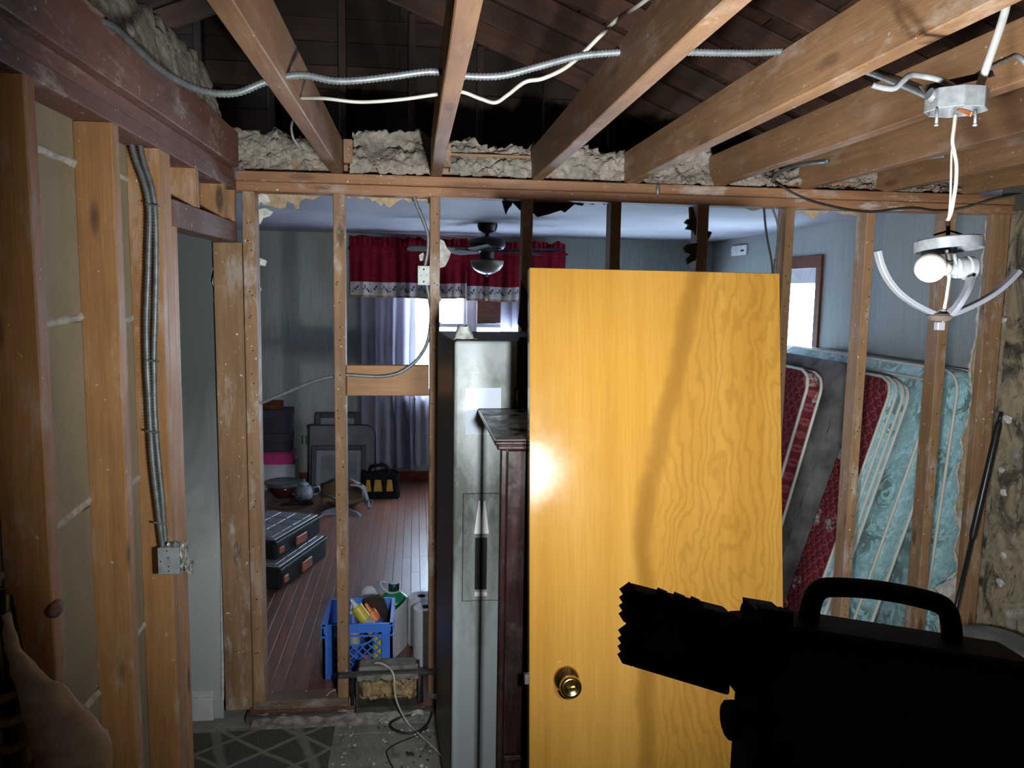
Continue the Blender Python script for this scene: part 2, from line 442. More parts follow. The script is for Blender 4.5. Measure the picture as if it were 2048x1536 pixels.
# drywall still standing in the last bay, torn down its edge
edge = [(1984,424),(1975,470),(1968,520),(1972,560),(1962,610),(1958,660),(1950,700),(1944,740),(1946,770),(1950,790),(1944,812),(1938,850),(1926,880),(1930,905),(1918,945),(1922,985),(1914,1020),(1924,1060),(1912,1100),(1922,1140),(1900,1168),(1872,1176),(1880,1206),(1885,1300)]
ej = []
for a, b in zip(edge, edge[1:]): ej += rough(a, b, 4, 3.0)[:-1]
ej.append(edge[-1])
jag('drywall_remnant', ej + [(1930,1420),(2060,1420),(2060,424)], YB-.004, .011, M_PAPER_TORN, part)
jag('gypsum_edge', ej + [(x-5+random.uniform(-3,2), y+2) for x, y in reversed(ej)], YB+.008, .006, M_GYPS, part, label='white broken gypsum edge')
for pts in ([(1952,782),(1962,800),(1958,826),(1946,834),(1944,800)], [(1926,1020),(1934,1040),(1926,1066),(1914,1050)], [(1870,1176),(1900,1164),(1922,1150),(1916,1180),(1890,1200)]):
    jag('gypsum_flake', pts, YB-.02, .012, M_GYPS, part, label='white broken gypsum flake')

# ================================================================== wall on the door side (bare studs, lath behind)
XL = -.72
lw = struct('wall_left', (XL, 1.6, 0))
bx('top_plate', (XL-.088, XL), (-1.2, W-.006), (2.285, 2.3255), M_PLATE_L, lw)
bx('top_plate', (XL-.088, XL-.004), (-1.2, W-.01), (2.3265, 2.367), M_PLATE_L, lw)
for y0, y1, x1, zt in ((1.20,1.245,XL,2.284),(1.632,1.676,XL,2.284),(2.070,2.118,XL-.003,2.284),(2.425,2.468,XL-.002,2.284),(2.474,2.535,XL-.004,2.284),(2.538,2.588,XL-.004,2.076)):
    bx('stud', (x1-.090, x1), (y0, y1), (.0405, zt), M_STUD_O, lw)
bx('sole_plate', (XL-.09, XL), (-1.2, 2.588), (0, .04), M_SOLE, lw)
bx('header', (XL-.088, XL-.002), (2.54, W-.004), (2.0775, 2.158), M_PLATE_L, lw)
for y0 in (2.80, 3.20):
    bx('cripple_stud', (XL-.09, XL), (y0, y0+.042), (2.159, 2.284), M_STUD_O, lw)
bx('cripple_stud', (XL-.09, XL-.002), (3.385, 3.418), (2.159, 2.284), M_STUD_O, lw)
# gypsum lath on the far side, boards with squeezed plaster keys between them
for (ya, yb, zs) in ((1.20,1.64,(0,.36,.83,1.30,1.745,2.14,2.37)), (1.64,2.08,(0,.42,.86,1.345,1.81,2.19,2.37)), (2.08,2.59,(0,.38,.87,1.33,1.80,2.2,2.37))):
    for z0, z1 in zip(zs, zs[1:]):
        obj('lath_board', MB().box((XL-.104, ya, z0+.003), (XL-.091, yb-.002, z1-.003)), M_LATH, lw, bevel=.0015)
    for z in zs[1:-1]:
        s = random.uniform(-.03, .05)
        obj('plaster_key', MB().grid(lambda u, v: (XL-.0925+.011*math.sin(PI*v)*(.5+abs(noise.noise(V((u*9+z*7, v*3, ya))))), ya+.004+(yb-ya-.01)*u, z+s*(u-.5)+(v-.5)*(.018+.016*abs(noise.noise(V((u*5, z*9, ya)))))), 24, 5), M_PLASTER, lw, smooth_=True, recalc=False)
obj('lath_board', MB().box((XL-.104, -1.2, 0), (XL-.091, 1.198, 2.37)), M_LATH, lw)
obj('lath_board', MB().box((XL-.104, 2.592, 2.10), (XL-.091, W, 2.37)), M_LATH, lw)

# ================================================================== hallway behind the door opening
def hallpaint():
    t = NT('soot_wiped_hall_paint'); c = t.co((1,1,1), rnd=False); s = t.co((1,1,.35), rnd=False, rot=(0,.5,0))
    tc = t.n('ShaderNodeTexCoord'); sx = t.n('ShaderNodeSeparateXYZ'); t.l(tc.outputs['Object'], sx.inputs[0])
    f = t.noise(s, 4.5, 6, .62, .8)
    z = t.math('MULTIPLY_ADD', sx.outputs['Z'], .62); t.t.nodes[-1].inputs[2].default_value = -.42
    k = t.math('ADD', z, t.math('MULTIPLY', f, .55))
    return t.set(t.ramp(k, [(.30, (.42,.44,.43)), (.50, (.21,.23,.23)), (.80, (.085,.096,.096))]), .8)
M_HALL = hallpaint()
hall = struct('wall_hall', (-1.4, 3.46, 0))
he = [(430,470),(428,500),(433,520),(424,540),(420,560),(424,580),(430,610),(434,650),(434,760),(437,900),(440,1000),(441,1150),(444,1300),(446,1400)]
hj = []
for a, b in zip(he, he[1:]): hj += rough(a, b, 4, 1.5)[:-1]
hp = [aY(x, y, 3.46) for x, y in hj]; hp[0].z = 2.6; hp[-1].z = 0.0
hp.append(V((hp[-1].x, 3.46, 0)))
M0 = Matrix.Translation((0, 3.46, 0))
obj('wall_sheet', MB().poly([V((p.x, 0, p.z)) for p in hp] + [V((-4.1,0,0)), V((-4.1,0,2.6))], (0,.012,0)), M_HALL, hall, M=Matrix.Translation((0,3.46,0)))
obj('wall_sheet', MB().box((-4.1,0,0),(-.82,.014,2.6)), M_BLACKCHAR, hall, M=Matrix.Translation((0,3.55,0)))
for pts in ([(432,478),(438,476),(438,508),(430,505),(424,500)], [(427,546),(437,548),(437,590),(431,584),(424,566)], [(431,720),(437,722),(437,744),(432,738)]):
    jag('gypsum_flake', pts, 3.452, .010, M_GYPS, hall, label='white broken gypsum flake')
jag('paper_strip', [(437,475)] + rough((438,560),(443,1000),9,2) + rough((444,1000),(448,1400),7,1.5) + [(443,1400)] + rough((440,1000),(434,600),9,1.5), 3.449, .004, M_GYPS, hall, label='torn pale paper edge')
bb = MB().box((-3.9,3.438,0),(-.875,3.459,.105)).box((-3.9,3.444,.105),(-.875,3.459,.135))
obj('baseboard_hall', bb, M_BASEWHITE, bevel=.004)['kind'] = 'structure'
obj('wall_hall_end', MB().box((-4.2,-1.3,0),(-4.1,3.56,2.6)), M_HALL)['kind'] = 'structure'
obj('ceiling_hall', MB().box((-4.1,-1.3,2.372),(XL-.10,3.45,2.392)), M_CEIL)['kind'] = 'structure'

# ================================================================== near room: dirty wall, back wall
def mastic():
    t = NT('old_wall_with_mastic_and_soot'); c = t.co((1,1,.6), rnd=False)
    a = t.noise(c, 4.2, 7, .62, 1.4); b = t.noise(c, 9, 8, .7, .8); d = t.noise(c, 34, 5, .6)
    col = t.ramp(a, [(.33, (.035,.028,.022)), (.42, (.17,.14,.10)), (.52, (.42,.33,.21)), (.62, (.27,.235,.185)), (.72, (.55,.51,.44))])
    col = t.mix(t.ramp(b, [(.53, 0.0), (.6, .8)]), col, (.03,.026,.024)); col = t.mix(t.ramp(d, [(.62, 0.0), (.68, .6)]), col, (.5,.48,.44))
    t.bump(t.mix(.5, a, b), .02, .9); return t.set(col, .85)
M_MASTIC = mastic()
def rw(u, v):
    y = 2.4 + 1.03*u; z = 2.367*v
    return (2.742 + .012*noise.noise(V((y*7, z*6, 3))) + .007*noise.noise(V((y*21, z*19, 8))), y, z)
rwall = struct('wall_right', (2.74, 2.9, 0))
obj('plaster_face', MB().grid(rw, 60, 130), M_MASTIC, rwall, smooth_=True, recalc=False)
obj('plaster_face', MB().box((2.76,-1.3,0),(2.86,3.5,2.6)), M_MASTIC, rwall)
for (py, s) in ((838,1.0), (985,.8), (940,.6), (1165,.9), (1110,.7), (640,.7)):
    c = aX(2012+random.uniform(-14,14), py, 2.735); mb = MB()
    mb.ball((0,0,0), .03*s, 9, 6, (.35, 1.0, .7)); mb.v = [c + p*(1+.5*noise.noise(p*60+V((py,0,0)))) for p in mb.v]
    obj('plaster_chunk', mb, M_GYPS, rwall, label='loose grey plaster chunk')
obj('wall_back', MB().box((-4.2,-1.42,0),(2.9,-1.3,4.2)), plain('back_wall_paint', (.33,.30,.26), .9))['kind'] = 'structure'

# ================================================================== ceiling joists, insulation, roof
ceil_ = struct('ceiling', (.6, 1.8, 2.368))
JT = 2.506
jx = [(-.740,-.698), (-.343,-.297), (.063,.109), (.494,.540), (.905,.950), (1.298,1.343), (1.700,1.745), (2.085,2.13), (2.475,2.52)]
for i, (x0, x1) in enumerate(jx):
    bx('joist', (x0, x1), (-1.25, 3.36 if i == 0 else 3.56), (2.368, JT), M_PLATE_L if i == 0 else M_JOIST, ceil_, jit=.002)
for x0, x1 in ((-.293,-.256), (.112,.150), (.545,.58)):                     # lapped joist ends from the far room
    bx('joist', (x0, x1), (3.432, 5.1), (2.41, JT), M_JOIST, ceil_, jit=.002)
for (p, q), (r, s_) in zip(jx, jx[1:]):
    bx('light_seal_strip', (q+.001, r-.001), (3.488, 3.512), (2.3685, 2.412), M_PLATE, ceil_, ch=.001)  # hidden filler, added to stop lamp light leaking over the plates
bx('lath_strip', (.115, .49), (3.47, 3.485), (2.462, 2.474), M_STUD_T, ceil_)
bx('lath_strip', (.555, .73), (3.485, 3.50), (2.456, 2.467), M_STUD_T, ceil_)
def insmat():
    t = NT('blown_rock_wool'); c = t.co(); a = t.noise(c, 26, 8, .7, .8); b = t.noise(c, 6, 5, .6); vo = t.n('ShaderNodeTexVoronoi', feature='DISTANCE_TO_EDGE')
    vo.inputs['Scale'].default_value = 16; t.l(c, vo.inputs['Vector'])
    col = t.ramp(a, [(.3, (.16,.125,.095)), (.5, (.35,.30,.24)), (.72, (.50,.445,.375))])
    col = t.mix(t.ramp(b, [(.3, .6), (.5, 0.0)]), col, (.16,.15,.13))
    cr = t.math('MULTIPLY', t.ramp(vo.outputs['Distance'], [(.0, 1.0), (.03, 0.0)]), t.ramp(b, [(.45, 0.0), (.6, .9)]))
    col = t.mix(cr, col, (.02,.016,.012)); t.bump(a, .012, 1.0); return t.set(col, .98)
M_INS = insmat()
M_CHARINS = plain('charred_insulation', (.045,.036,.028), .95, var=.4, scale=40, bumpd=.004)
def lumps(p, s): return noise.fractal(p, 1.0, 2.0, 4, noise_basis='PERLIN_ORIGINAL')*s
def ins_bay(x0, x1, zt, seed, label, drop=.0):
    nu = max(14, int((x1-x0)/.010)); prof = 58
    def fn(u, v):
        x = x0-.012 + (x1-x0+.024)*u; top = zt + .06*noise.noise(V((x*5+seed, 1.3, 0))) + .022*noise.noise(V((x*18+seed, 5, 0)))
        if v < .45: t = v/.45; y = 3.462 + .06*t + .02*math.sin(t*5+seed); z = 2.372 + (top-2.372)*t
        else: t = (v-.45)/.55; y = 3.522 + 1.3*t*t + .15*t; z = top + .02*t
        q = V((x*9+seed, y*9, z*9)); d = .020*noise.fractal(q, .8, 2.1, 6) + .022*abs(noise.noise(q*3.1)) + .010*noise.noise(q*9)
        return (x + .4*d, y - abs(d)*1.2 + (0 if v > .45 else drop*math.sin(PI*min(1, v/.3))*-.5), max(2.369, z + d))
    return tag(obj('blown_insulation', MB().grid(fn, nu, prof), M_INS, smooth_=True, recalc=False), label, 'insulation', 'loose fill insulation above the partition', 'stuff')
ins_bay(-.88,-.345, 2.53, 1.0, 'grey loose fill insulation in the first joist bay above the corner stud')
ins_bay(-.254, .062, 2.55, 4.3, 'grey loose fill insulation bulging over the plate above the outlet box bay', .05)
ins_bay(.150, .493, 2.53, 9.1, 'grey loose fill insulation crossed by a bare lath strip, second bay from the outlet')
ins_bay(.581, .903, 2.51, 13.7, 'charred edged insulation in the joist bay over the door slab')
ins_bay(.952, 1.297, 2.49, 17.2, 'pale insulation wedge between the two joists above the thermostat')
ins_bay(1.345, 1.699, 2.47, 21.9, 'insulation behind the grey stub of conduit above the plate')
ins_bay(1.747, 2.084, 2.46, 25.1, 'small insulation patch behind the hanging lamp cord')
ins_bay(2.132, 2.474, 2.45, 29.4, 'last insulation patch by the dirty plaster wall')
def pile(u, v):
    y = .9 + 2.65*u; top = 2.76 + .05*u + .06*noise.noise(V((y*3, 2, 9))) + .03*noise.noise(V((y*11, 4, 1)))
    if v < .4: t = v/.4; x = -.752 - .11*t; z = 2.40 + (top-2.40)*t
    else: t = (v-.4)/.6; x = -.862 - 1.0*t; z = top + .04*t
    q = V((x*9, y*9, z*9)); d = .032*noise.fractal(q, .9, 2.1, 5)
    return (min(-.745, x + abs(d)*.8), y + .3*d, z + d)
tag(obj('blown_insulation', MB().grid(pile, 190, 46), M_INS, smooth_=True, recalc=False), 'long bank of grey insulation heaped behind the reddish joist over the door side wall', 'insulation', 'loose fill insulation above the partition', 'stuff')
def chips(u_n, region, name, mat, label, cat, size, parent=None):
    mb = MB()
    for k in range(u_n):
        c = V([random.uniform(a, b) for a, b in region]); s = random.uniform(*size)
        R = Matrix.Rotation(random.uniform(0, 6), 3, 'Z') @ Matrix.Rotation(random.uniform(-.5, .5), 3, 'X')
        n = 5; ring = [R @ V((s*math.cos(2*PI*q/n)*random.uniform(.5,1), s*.7*math.sin(2*PI*q/n)*random.uniform(.5,1), 0)) for q in range(n)]
        mb.poly([c + p for p in ring], (0, 0, s*.35))
    return mb
gr = struct('roof', (.5, 2.5, 2.5))
ZR = lambda x: 3.555 - .40*x if x > -.5 else 3.755 + .40*(x+.5)
def rbeam(name, y0, y1, xa, xb, h0, h1, mat):
    mb = MB(); 
    p = [(xa, ZR(xa)+h0), (xb, ZR(xb)+h0), (xb, ZR(xb)+h1), (xa, ZR(xa)+h1)]
    a, b = V((xa, (y0+y1)/2, ZR(xa))), V((xb, (y0+y1)/2, ZR(xb))); ax = (b-a).normalized(); side = V((0,1,0)); up = side.cross(ax)
    if up.z < 0: up = -up
    L = (b-a).length/2; hw = (y1-y0)/2
    M = Matrix(((up.x, side.x, ax.x, 0), (up.y, side.y, ax.y, 0), (up.z, side.z, ax.z, 0), (0,0,0,1))); M.translation = (a+b)/2
    mb.box((h0, -hw, -L), (h1, hw, L)); return obj(name, mb, mat, gr, M=M, bevel=.003)
for k in range(17):
    y = -1.1 + .385*k
    rbeam('rafter', y, y+.042, -.5, 2.70, 0, .12, M_RAFTER)
    if k > 4: rbeam('rafter', y, y+.042, -3.9, -.5, 0, .12, M_RAFTER)
sl = math.sqrt(1+.16)
nb_ = 24
for k in range(nb_):                                        # roof boards lie across the rafters, seen from below
    xa = -.5 + 3.25*k/nb_; xb = -.5 + 3.25*(k+1)/nb_ - .006
    xm = (xa+xb)/2; a = math.atan(.40); w2 = (xb-xa)/2*sl
    for (ya, yb) in ((-1.3, .9+.5*(k % 3)), (.904+.5*(k % 3), 3.3+.4*(k % 2)), (3.304+.4*(k % 2), 5.3)):
        M = Matrix.Translation((xm, (ya+yb)/2, ZR(xm)+.136*sl)) @ Matrix.Rotation(a, 4, 'Y')
        R2 = M @ Matrix(((1,0,0,0),(0,0,1,0),(0,-1,0,0),(0,0,0,1)))
        obj('roof_board', MB().box((-w2, -.009, -(yb-ya)/2), (w2, .009, (yb-ya)/2)), M_ROOFB, gr, M=R2, bevel=.002)
obj('roof_board', MB().poly([(-.5,-1.3,3.90), (-4.3,-1.3,2.38), (-4.3,-1.3,2.44), (-.5,-1.3,3.96)], (0,6.6,0)), M_ROOFB, gr, kind='stuff')
obj('roof_board', MB().poly([(-.5,-1.3,3.94), (2.9,-1.3,2.58), (2.9,-1.3,2.66), (-.5,-1.3,4.02)], (0,6.6,0)), M_ROOFB, gr, kind='stuff')
M_ATTIC = wood('dark_attic_board', (.075,.034,.018), (.035,.016,.009), .05, .8, .5, blacken=.85)  # darker tone than the roof boards, with near-black noise blotches
gw = struct('wall_attic', (.0, 5.2, 2.4))
z = 2.42; k = 0
while z < 3.95:
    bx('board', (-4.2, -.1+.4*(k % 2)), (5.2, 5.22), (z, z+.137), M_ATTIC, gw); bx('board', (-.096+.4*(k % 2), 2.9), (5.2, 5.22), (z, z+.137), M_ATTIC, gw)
    z += .14; k += 1
for k in range(8):
    x = -1.72 + .42*k
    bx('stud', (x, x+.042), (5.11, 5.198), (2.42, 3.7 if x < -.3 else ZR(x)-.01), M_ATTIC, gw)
obj('wall_attic_backing', MB().box((-4.3,5.225,2.42),(2.95,5.30,4.1)), M_SLAB)['kind'] = 'structure'
obj('wall_eave', MB().box((2.72,-1.3,2.3),(2.95,3.5,2.75)).box((2.72,3.5,2.42),(2.95,5.3,2.75)), M_SLAB)['kind'] = 'structure'
# ================================================================== far room shell
YF = 7.6; ZC = 2.405; ZF = .06; XR = 2.88
obj('ceiling_far', MB().box((-2.5, 3.515, ZC), (2.98, 7.72, ZC+.012)), M_CEIL)['kind'] = 'structure'
obj('wall_far_left', MB().box((-2.5, 3.53, 0), (-2.4, 7.7, 2.5)), M_FARWALL)['kind'] = 'structure'
obj('wall_far_hall_side', MB().box((-2.4, 3.565, 0), (-.83, 3.58, ZC)), M_FARWALL)['kind'] = 'structure'
def holed(name, axis, at, th, span, zspan, hole, mat):
    """a wall with one opening: hole = (a0, a1, z0, z1)"""
    o = struct(name, (0, 0, 0)); a0, a1, z0, z1 = hole
    for (p, q, r, s) in ((span[0], a0, zspan[0], zspan[1]), (a1, span[1], zspan[0], zspan[1]), (a0, a1, zspan[0], z0), (a0, a1, z1, zspan[1])):
        m = MB().box((p, at, r), (q, at+th, s)) if axis == 'Y' else MB().box((at, p, r), (at+th, q, s))
        obj('wall_sheet', m, mat, o, M=Matrix.Identity(4))
    return o
WX0, WX1, WZ0, WZ1 = -.06, 1.06, .88, 2.08
W3X0, W3X1, W3Z0, W3Z1 = 1.52, 2.40, .88, 1.62            # added window for extra daylight, unseen behind the door slab
holed('wall_far', 'Y', YF, .11, (-2.5, 1.25), (0, 2.5), (WX0, WX1, WZ0, WZ1), M_FARWALL)
holed('wall_far_beside', 'Y', YF, .11, (1.25, 2.98), (0, 2.5), (W3X0, W3X1, W3Z0, W3Z1), M_FARWALL)
RY0, RY1, RZ0, RZ1 = aX(1633, 600, XR).y, aX(1556, 600, XR).y, 1.48, 2.10
holed('wall_far_right', 'X', XR, .11, (3.52, 7.7), (0, 2.5), (RY0, RY1, RZ0, RZ1), M_RWALL)
bx('baseboard_far', (-2.4, 2.88), (YF-.018, YF-.001), (ZF, .155), M_TRIM)['kind'] = 'structure'
bx('baseboard_right', (XR-.018, XR-.001), (3.6, 7.57), (ZF, .155), M_TRIM)['kind'] = 'structure'
def glassmat():
    t = NT('window_glass'); a = t.n('ShaderNodeBsdfTransparent'); a.inputs[0].default_value = (.93,.96,.97,1)
    g = t.n('ShaderNodeBsdfGlossy'); g.inputs['Roughness'].default_value = .03; fr = t.n('ShaderNodeFresnel'); ge = t.n('ShaderNodeNewGeometry')
    t.l(t.math('SUBTRACT', 1.5, t.math('MULTIPLY', ge.outputs['Backfacing'], .8333)), fr.inputs[0])
    mx = t.n('ShaderNodeMixShader'); t.l(fr.outputs[0], mx.inputs[0]); t.l(a.outputs[0], mx.inputs[1]); t.l(g.outputs[0], mx.inputs[2])
    t.l(mx.outputs[0], t.out.inputs[0]); return t.m
M_GLASS = glassmat()
M_WHITEFR = plain('white_window_paint', (.55,.56,.60), .5, var=.08)
def plymat():
    t = NT('red_brown_board'); c = t.co((1,1,3)); f = t.noise(c, 9, 7, .7, 1.5)
    return t.set(t.ramp(f, [(.35, (.05,.018,.012)), (.55, (.14,.055,.03)), (.7, (.09,.032,.02))]), .7)
M_PLY = plymat()
win = struct('window_1', ((WX0+WX1)/2, YF, WZ0))
XM0, XM1 = .49, .56
for nm, x, z in (('frame', (WX0, WX0+.035), (WZ0, WZ1)), ('frame', (WX1-.035, WX1), (WZ0, WZ1)), ('frame', (WX0, WX1), (WZ1-.04, WZ1)), ('frame', (WX0, WX1), (WZ0, WZ0+.035)), ('mullion', (XM0, XM1), (WZ0, WZ1))):
    bx(nm, x, (YF+.02, YF+.09), z, M_WHITEFR, win)
zmid = aY(960, 652, YF).z
for xa, xb in ((WX0+.035, XM0), (XM1, WX1-.035)):
    for z0, z1, yo in ((WZ0+.035, zmid+.02, .0), (zmid-.02, WZ1-.04, .03)):
        y0 = YF+.025+yo
        for x, z in (((xa, xa+.03), (z0, z1)), ((xb-.03, xb), (z0, z1)), ((xa, xb), (z0, z0+.035)), ((xa, xb), (z1-.035, z1))):
            bx('sash', x, (y0, y0+.026), z, M_WHITEFR, win)
        obj('pane', MB().box((xa+.03, y0+.011, z0+.035), (xb-.03, y0+.015, z1-.035)), M_GLASS, win)
    bx('sash_lock', ((xa+xb)/2-.02, (xa+xb)/2+.02), (YF+.012, YF+.026), (zmid+.02, zmid+.034), M_WHITEFR, win)
obj('board_panel', MB().box((XM1+.03, YF+.045, zmid+.02), (WX1-.06, YF+.054, WZ1-.05)), M_PLY, win, label='red brown board covering the upper pane')
bx('window_casing', (WX0-.085, WX0-.002), (YF-.018, YF-.001), (WZ0-.03, WZ1+.08), M_TRIM, win)
bx('window_casing', (WX1+.002, WX1+.085), (YF-.018, YF-.001), (WZ0-.03, WZ1+.08), M_TRIM, win)
bx('window_casing', (WX0-.002, WX1+.002), (YF-.018, YF-.001), (WZ1+.002, WZ1+.08), M_TRIM, win)
bx('window_sill', (WX0-.12, WX1+.12), (YF-.06, YF+.02), (WZ0-.032, WZ0-.002), M_TRIM, win)
w2 = struct('window_2', (XR, (RY0+RY1)/2, RZ0))
for y, z in (((RY0-.075, RY0), (RZ0-.06, RZ1)), ((RY1, RY1+.075), (RZ0-.06, RZ1))):
    bx('window_casing', (XR-.02, XR-.001), y, z, M_TRIM, w2)
bx('window_casing', (XR-.02, XR-.001), (RY0-.075, RY1+.075), (RZ1+.001, RZ1+.09), M_TRIM, w2)
bx('window_casing', (XR-.04, XR-.001), (RY0-.075, RY1+.075), (RZ0-.032, RZ0-.001), M_TRIM, w2)
for y, z in (((RY0, RY0+.03), (RZ0, RZ1)), ((RY1-.03, RY1), (RZ0, RZ1)), ((RY0, RY1), (RZ1-.03, RZ1)), ((RY0, RY1), (RZ0, RZ0+.03))):
    bx('sash', (XR+.03, XR+.07), y, z, M_WHITEFR, w2)
obj('pane', MB().box((XR+.048, RY0+.03, RZ0+.03), (XR+.052, RY1-.03, RZ1-.03)), M_GLASS, w2)
M_SHADE = plain('roller_shade', (.62,.62,.68), .8)
obj('roller_shade', MB().box((XR+.012, RY0+.005, RZ1-.105), (XR+.016, RY1-.005, RZ1-.005)).tube([(XR+.016, RY0+.005, RZ1-.105), (XR+.016, RY1-.005, RZ1-.105)], .008), M_SHADE, w2)

w3 = struct('window_added', ((W3X0+W3X1)/2, YF, W3Z0))  # unseen window, put in to brighten the far room
for x, z in (((W3X0, W3X0+.05), (W3Z0, W3Z1)), ((W3X1-.05, W3X1), (W3Z0, W3Z1)), ((W3X0, W3X1), (W3Z1-.05, W3Z1)), ((W3X0, W3X1), (W3Z0, W3Z0+.05)), ((W3X0, W3X1), ((W3Z0+W3Z1)/2-.02, (W3Z0+W3Z1)/2+.02))):
    bx('sash', x, (YF+.03, YF+.07), z, M_WHITEFR, w3)
obj('pane', MB().box((W3X0+.05, YF+.048, W3Z0+.05), (W3X1-.05, YF+.052, W3Z1-.05)), M_GLASS, w3)
for x, z in (((W3X0-.085, W3X0-.002), (W3Z0-.03, W3Z1+.08)), ((W3X1+.002, W3X1+.085), (W3Z0-.03, W3Z1+.08)), ((W3X0-.002, W3X1+.002), (W3Z1+.002, W3Z1+.08)), ((W3X0-.1, W3X1+.1), (W3Z0-.062, W3Z0-.031))):
    bx('window_casing', x, (YF-.018, YF-.001), z, M_TRIM, w3)

# ================================================================== curtains
def sheer(name, col, tr):
    t = NT(name); d = t.n('ShaderNodeBsdfDiffuse'); d.inputs[0].default_value = (*col, 1)
    tl = t.n('ShaderNodeBsdfTranslucent'); tl.inputs[0].default_value = (*col, 1); tp = t.n('ShaderNodeBsdfTransparent')
    m1 = t.n('ShaderNodeMixShader'); m1.inputs[0].default_value = .45; t.l(d.outputs[0], m1.inputs[1]); t.l(tl.outputs[0], m1.inputs[2])
    m2 = t.n('ShaderNodeMixShader'); m2.inputs[0].default_value = tr; t.l(m1.outputs[0], m2.inputs[1]); t.l(tp.outputs[0], m2.inputs[2])
    t.l(m2.outputs[0], t.out.inputs[0]); return t.m
M_SHEER = sheer('grey_lilac_sheer', (.36,.34,.42), .03)
M_SHEERW = sheer('white_sheer', (.62,.60,.68), .22)
M_ROD = plain('dark_curtain_rod', (.03,.02,.02), .4, .6)
def drape(x0, x1, ztop, zbot, folds, amp, seed, y=7.50, taper=0.0):
    def fn(u, v):
        z = ztop + (zbot-ztop)*v; xc = (x0+x1)/2; wdt = (x1-x0)*(1 - taper*math.sin(PI*min(1, v*.9)))
        x = xc + wdt*(u-.5) + .012*math.sin(u*23+seed)
        a = amp*(.55+.45*v)
        return (x, y + a*math.sin(u*folds*2*PI + seed + .5*math.sin(v*3)) + .35*a*math.sin(u*folds*4.7+seed*2), z + .012*math.sin(u*9+seed)*v)
    return MB().grid(fn, int(folds*16), 26)
def curtain(name, label, x0, x1, zb, folds, amp, seed, mat, taper=0):
    o = obj(name, drape(x0, x1, 2.20, zb, folds, amp, seed, taper=taper), mat, smooth_=True, recalc=False); tag(o, label, 'curtain'); return o
curtain('curtain', 'grey lilac floor length curtain bunched beside the bright window', -.56, .02, .20, 5, .030, 1.0, M_SHEER, .06)
curtain('curtain', 'thin white sheer curtain strip hanging over the bright pane', .0, .17, .24, 2, .022, 2.2, M_SHEERW)
curtain('curtain', 'pale sheer curtain half over the red brown board in the window', .80, 1.18, .24, 4, .026, 3.1, M_SHEER)
def valmat():
    t = NT('red_valance_cloth'); c = t.co((1,1,1)); f = t.noise(c, 30, 4)
    t.bump(f, .003, .4); return t.set(t.ramp(f, [(.3, (.135,.004,.014)), (.7, (.24,.008,.022))]), .85, Specular_IOR_Level=.15)
M_RED = valmat()
M_BAND = plain('white_valance_band', (.60,.55,.56), .8, var=.08, scale=30)
M_TAN = plain('tan_valance_hem', (.42,.25,.13), .8, var=.1, scale=30)
M_EMB = plain('dark_red_embroidery', (.055,.012,.02), .7); M_EMB2 = plain('grey_green_embroidery', (.12,.13,.10), .7)
def valance(label, x0, x1, z0, zh, zr, zw, zt, seed, folds):
    th = thing('valance', ((x0+x1)/2, 7.42, zt), label, 'valance', 'red valances over the far window')
    def yf(x, k): return 7.43 + .020*k*math.sin((x-x0)*folds*6.3+seed) + .010*k*math.sin((x-x0)*folds*15+seed*2)
    def strip(za, zb, k0, k1, ruf=0.0, n=150, m=6, off=0.0):
        def fn(u, v):
            x = x0+(x1-x0)*u; z = za+(zb-za)*v; k = k0+(k1-k0)*v
            if ruf and v == 0: z += ruf*noise.noise(V((x*14, seed, 0)))
            return (x, yf(x, k) + off + (.008*math.sin(x*140) if ruf else 0), z + .012*noise.noise(V((x*3, seed, 7)))*k)
        return MB().grid(fn, n, m)
    obj('ruffle', strip(z0, zh, 1.0, .25, .035), M_RED, th, smooth_=True, recalc=False)
    obj('rod_pocket', strip(zh, zr, .25, .3, 0, 150, 3, -.012), M_RED, th, smooth_=True, recalc=False)
    obj('red_cloth', strip(zr, zw, .3, .9, 0, 150, 10), M_RED, th, smooth_=True, recalc=False)
    bd = obj('white_band', strip(zw, zt+.02, .9, 1.0, 0, 150, 4, -.001), M_BAND, th, smooth_=True, recalc=False)
    obj('hem', strip(zt+.02, zt, 1.0, 1.05, 0, 150, 2), M_TAN, th, smooth_=True, recalc=False)
    e1, e2 = MB(), MB(); x = x0+.05; k = 0
    while x < x1-.03:
        zz = (zw+zt+.02)/2
        def leaf(mb, cx, cz, a, L):
            pts = [(-L,0),(-L*.3,L*.34),(L*.5,L*.28),(L,0),(L*.5,-L*.28),(-L*.3,-L*.34)]; ca, sa = math.cos(a), math.sin(a)
            mb.poly([(cx+p*ca-q*sa, yf(cx, 1.0)-.006, cz+p*sa+q*ca) for p, q in pts], (0, -.002, 0))
        if k % 2 == 0:
            leaf(e1, x+.012, zz+.016, .9, .022); leaf(e1, x-.004, zz-.004, 2.3, .018); leaf(e2, x-.03, zz-.022, .4, .016)
        else:
            leaf(e2, x, zz+.02, 1.6, .02); leaf(e2, x-.018, zz, 2.2, .016); leaf(e2, x+.018, zz, .9, .016); leaf(e1, x+.03, zz-.018, -1.1, .02)
        for q in range(6):
            e2.box((x-.05+.016*q, yf(x-.05+.016*q, 1)-.006, zz-.004+.008*math.sin(q)), (x-.036+.016*q, yf(x-.05+.016*q, 1)-.004, zz-.001+.008*math.sin(q)))
        x += .085; k += 1
    obj('berry', e1, M_EMB, bd, kind='stuff'); obj('leaf_sprig', e2, M_EMB2, bd, kind='stuff')
valance('red gathered valance with embroidered white band over the grey lilac curtain', -.585, .475, 2.36, 2.275, 2.235, 1.955, 1.815, 1.0, 5)
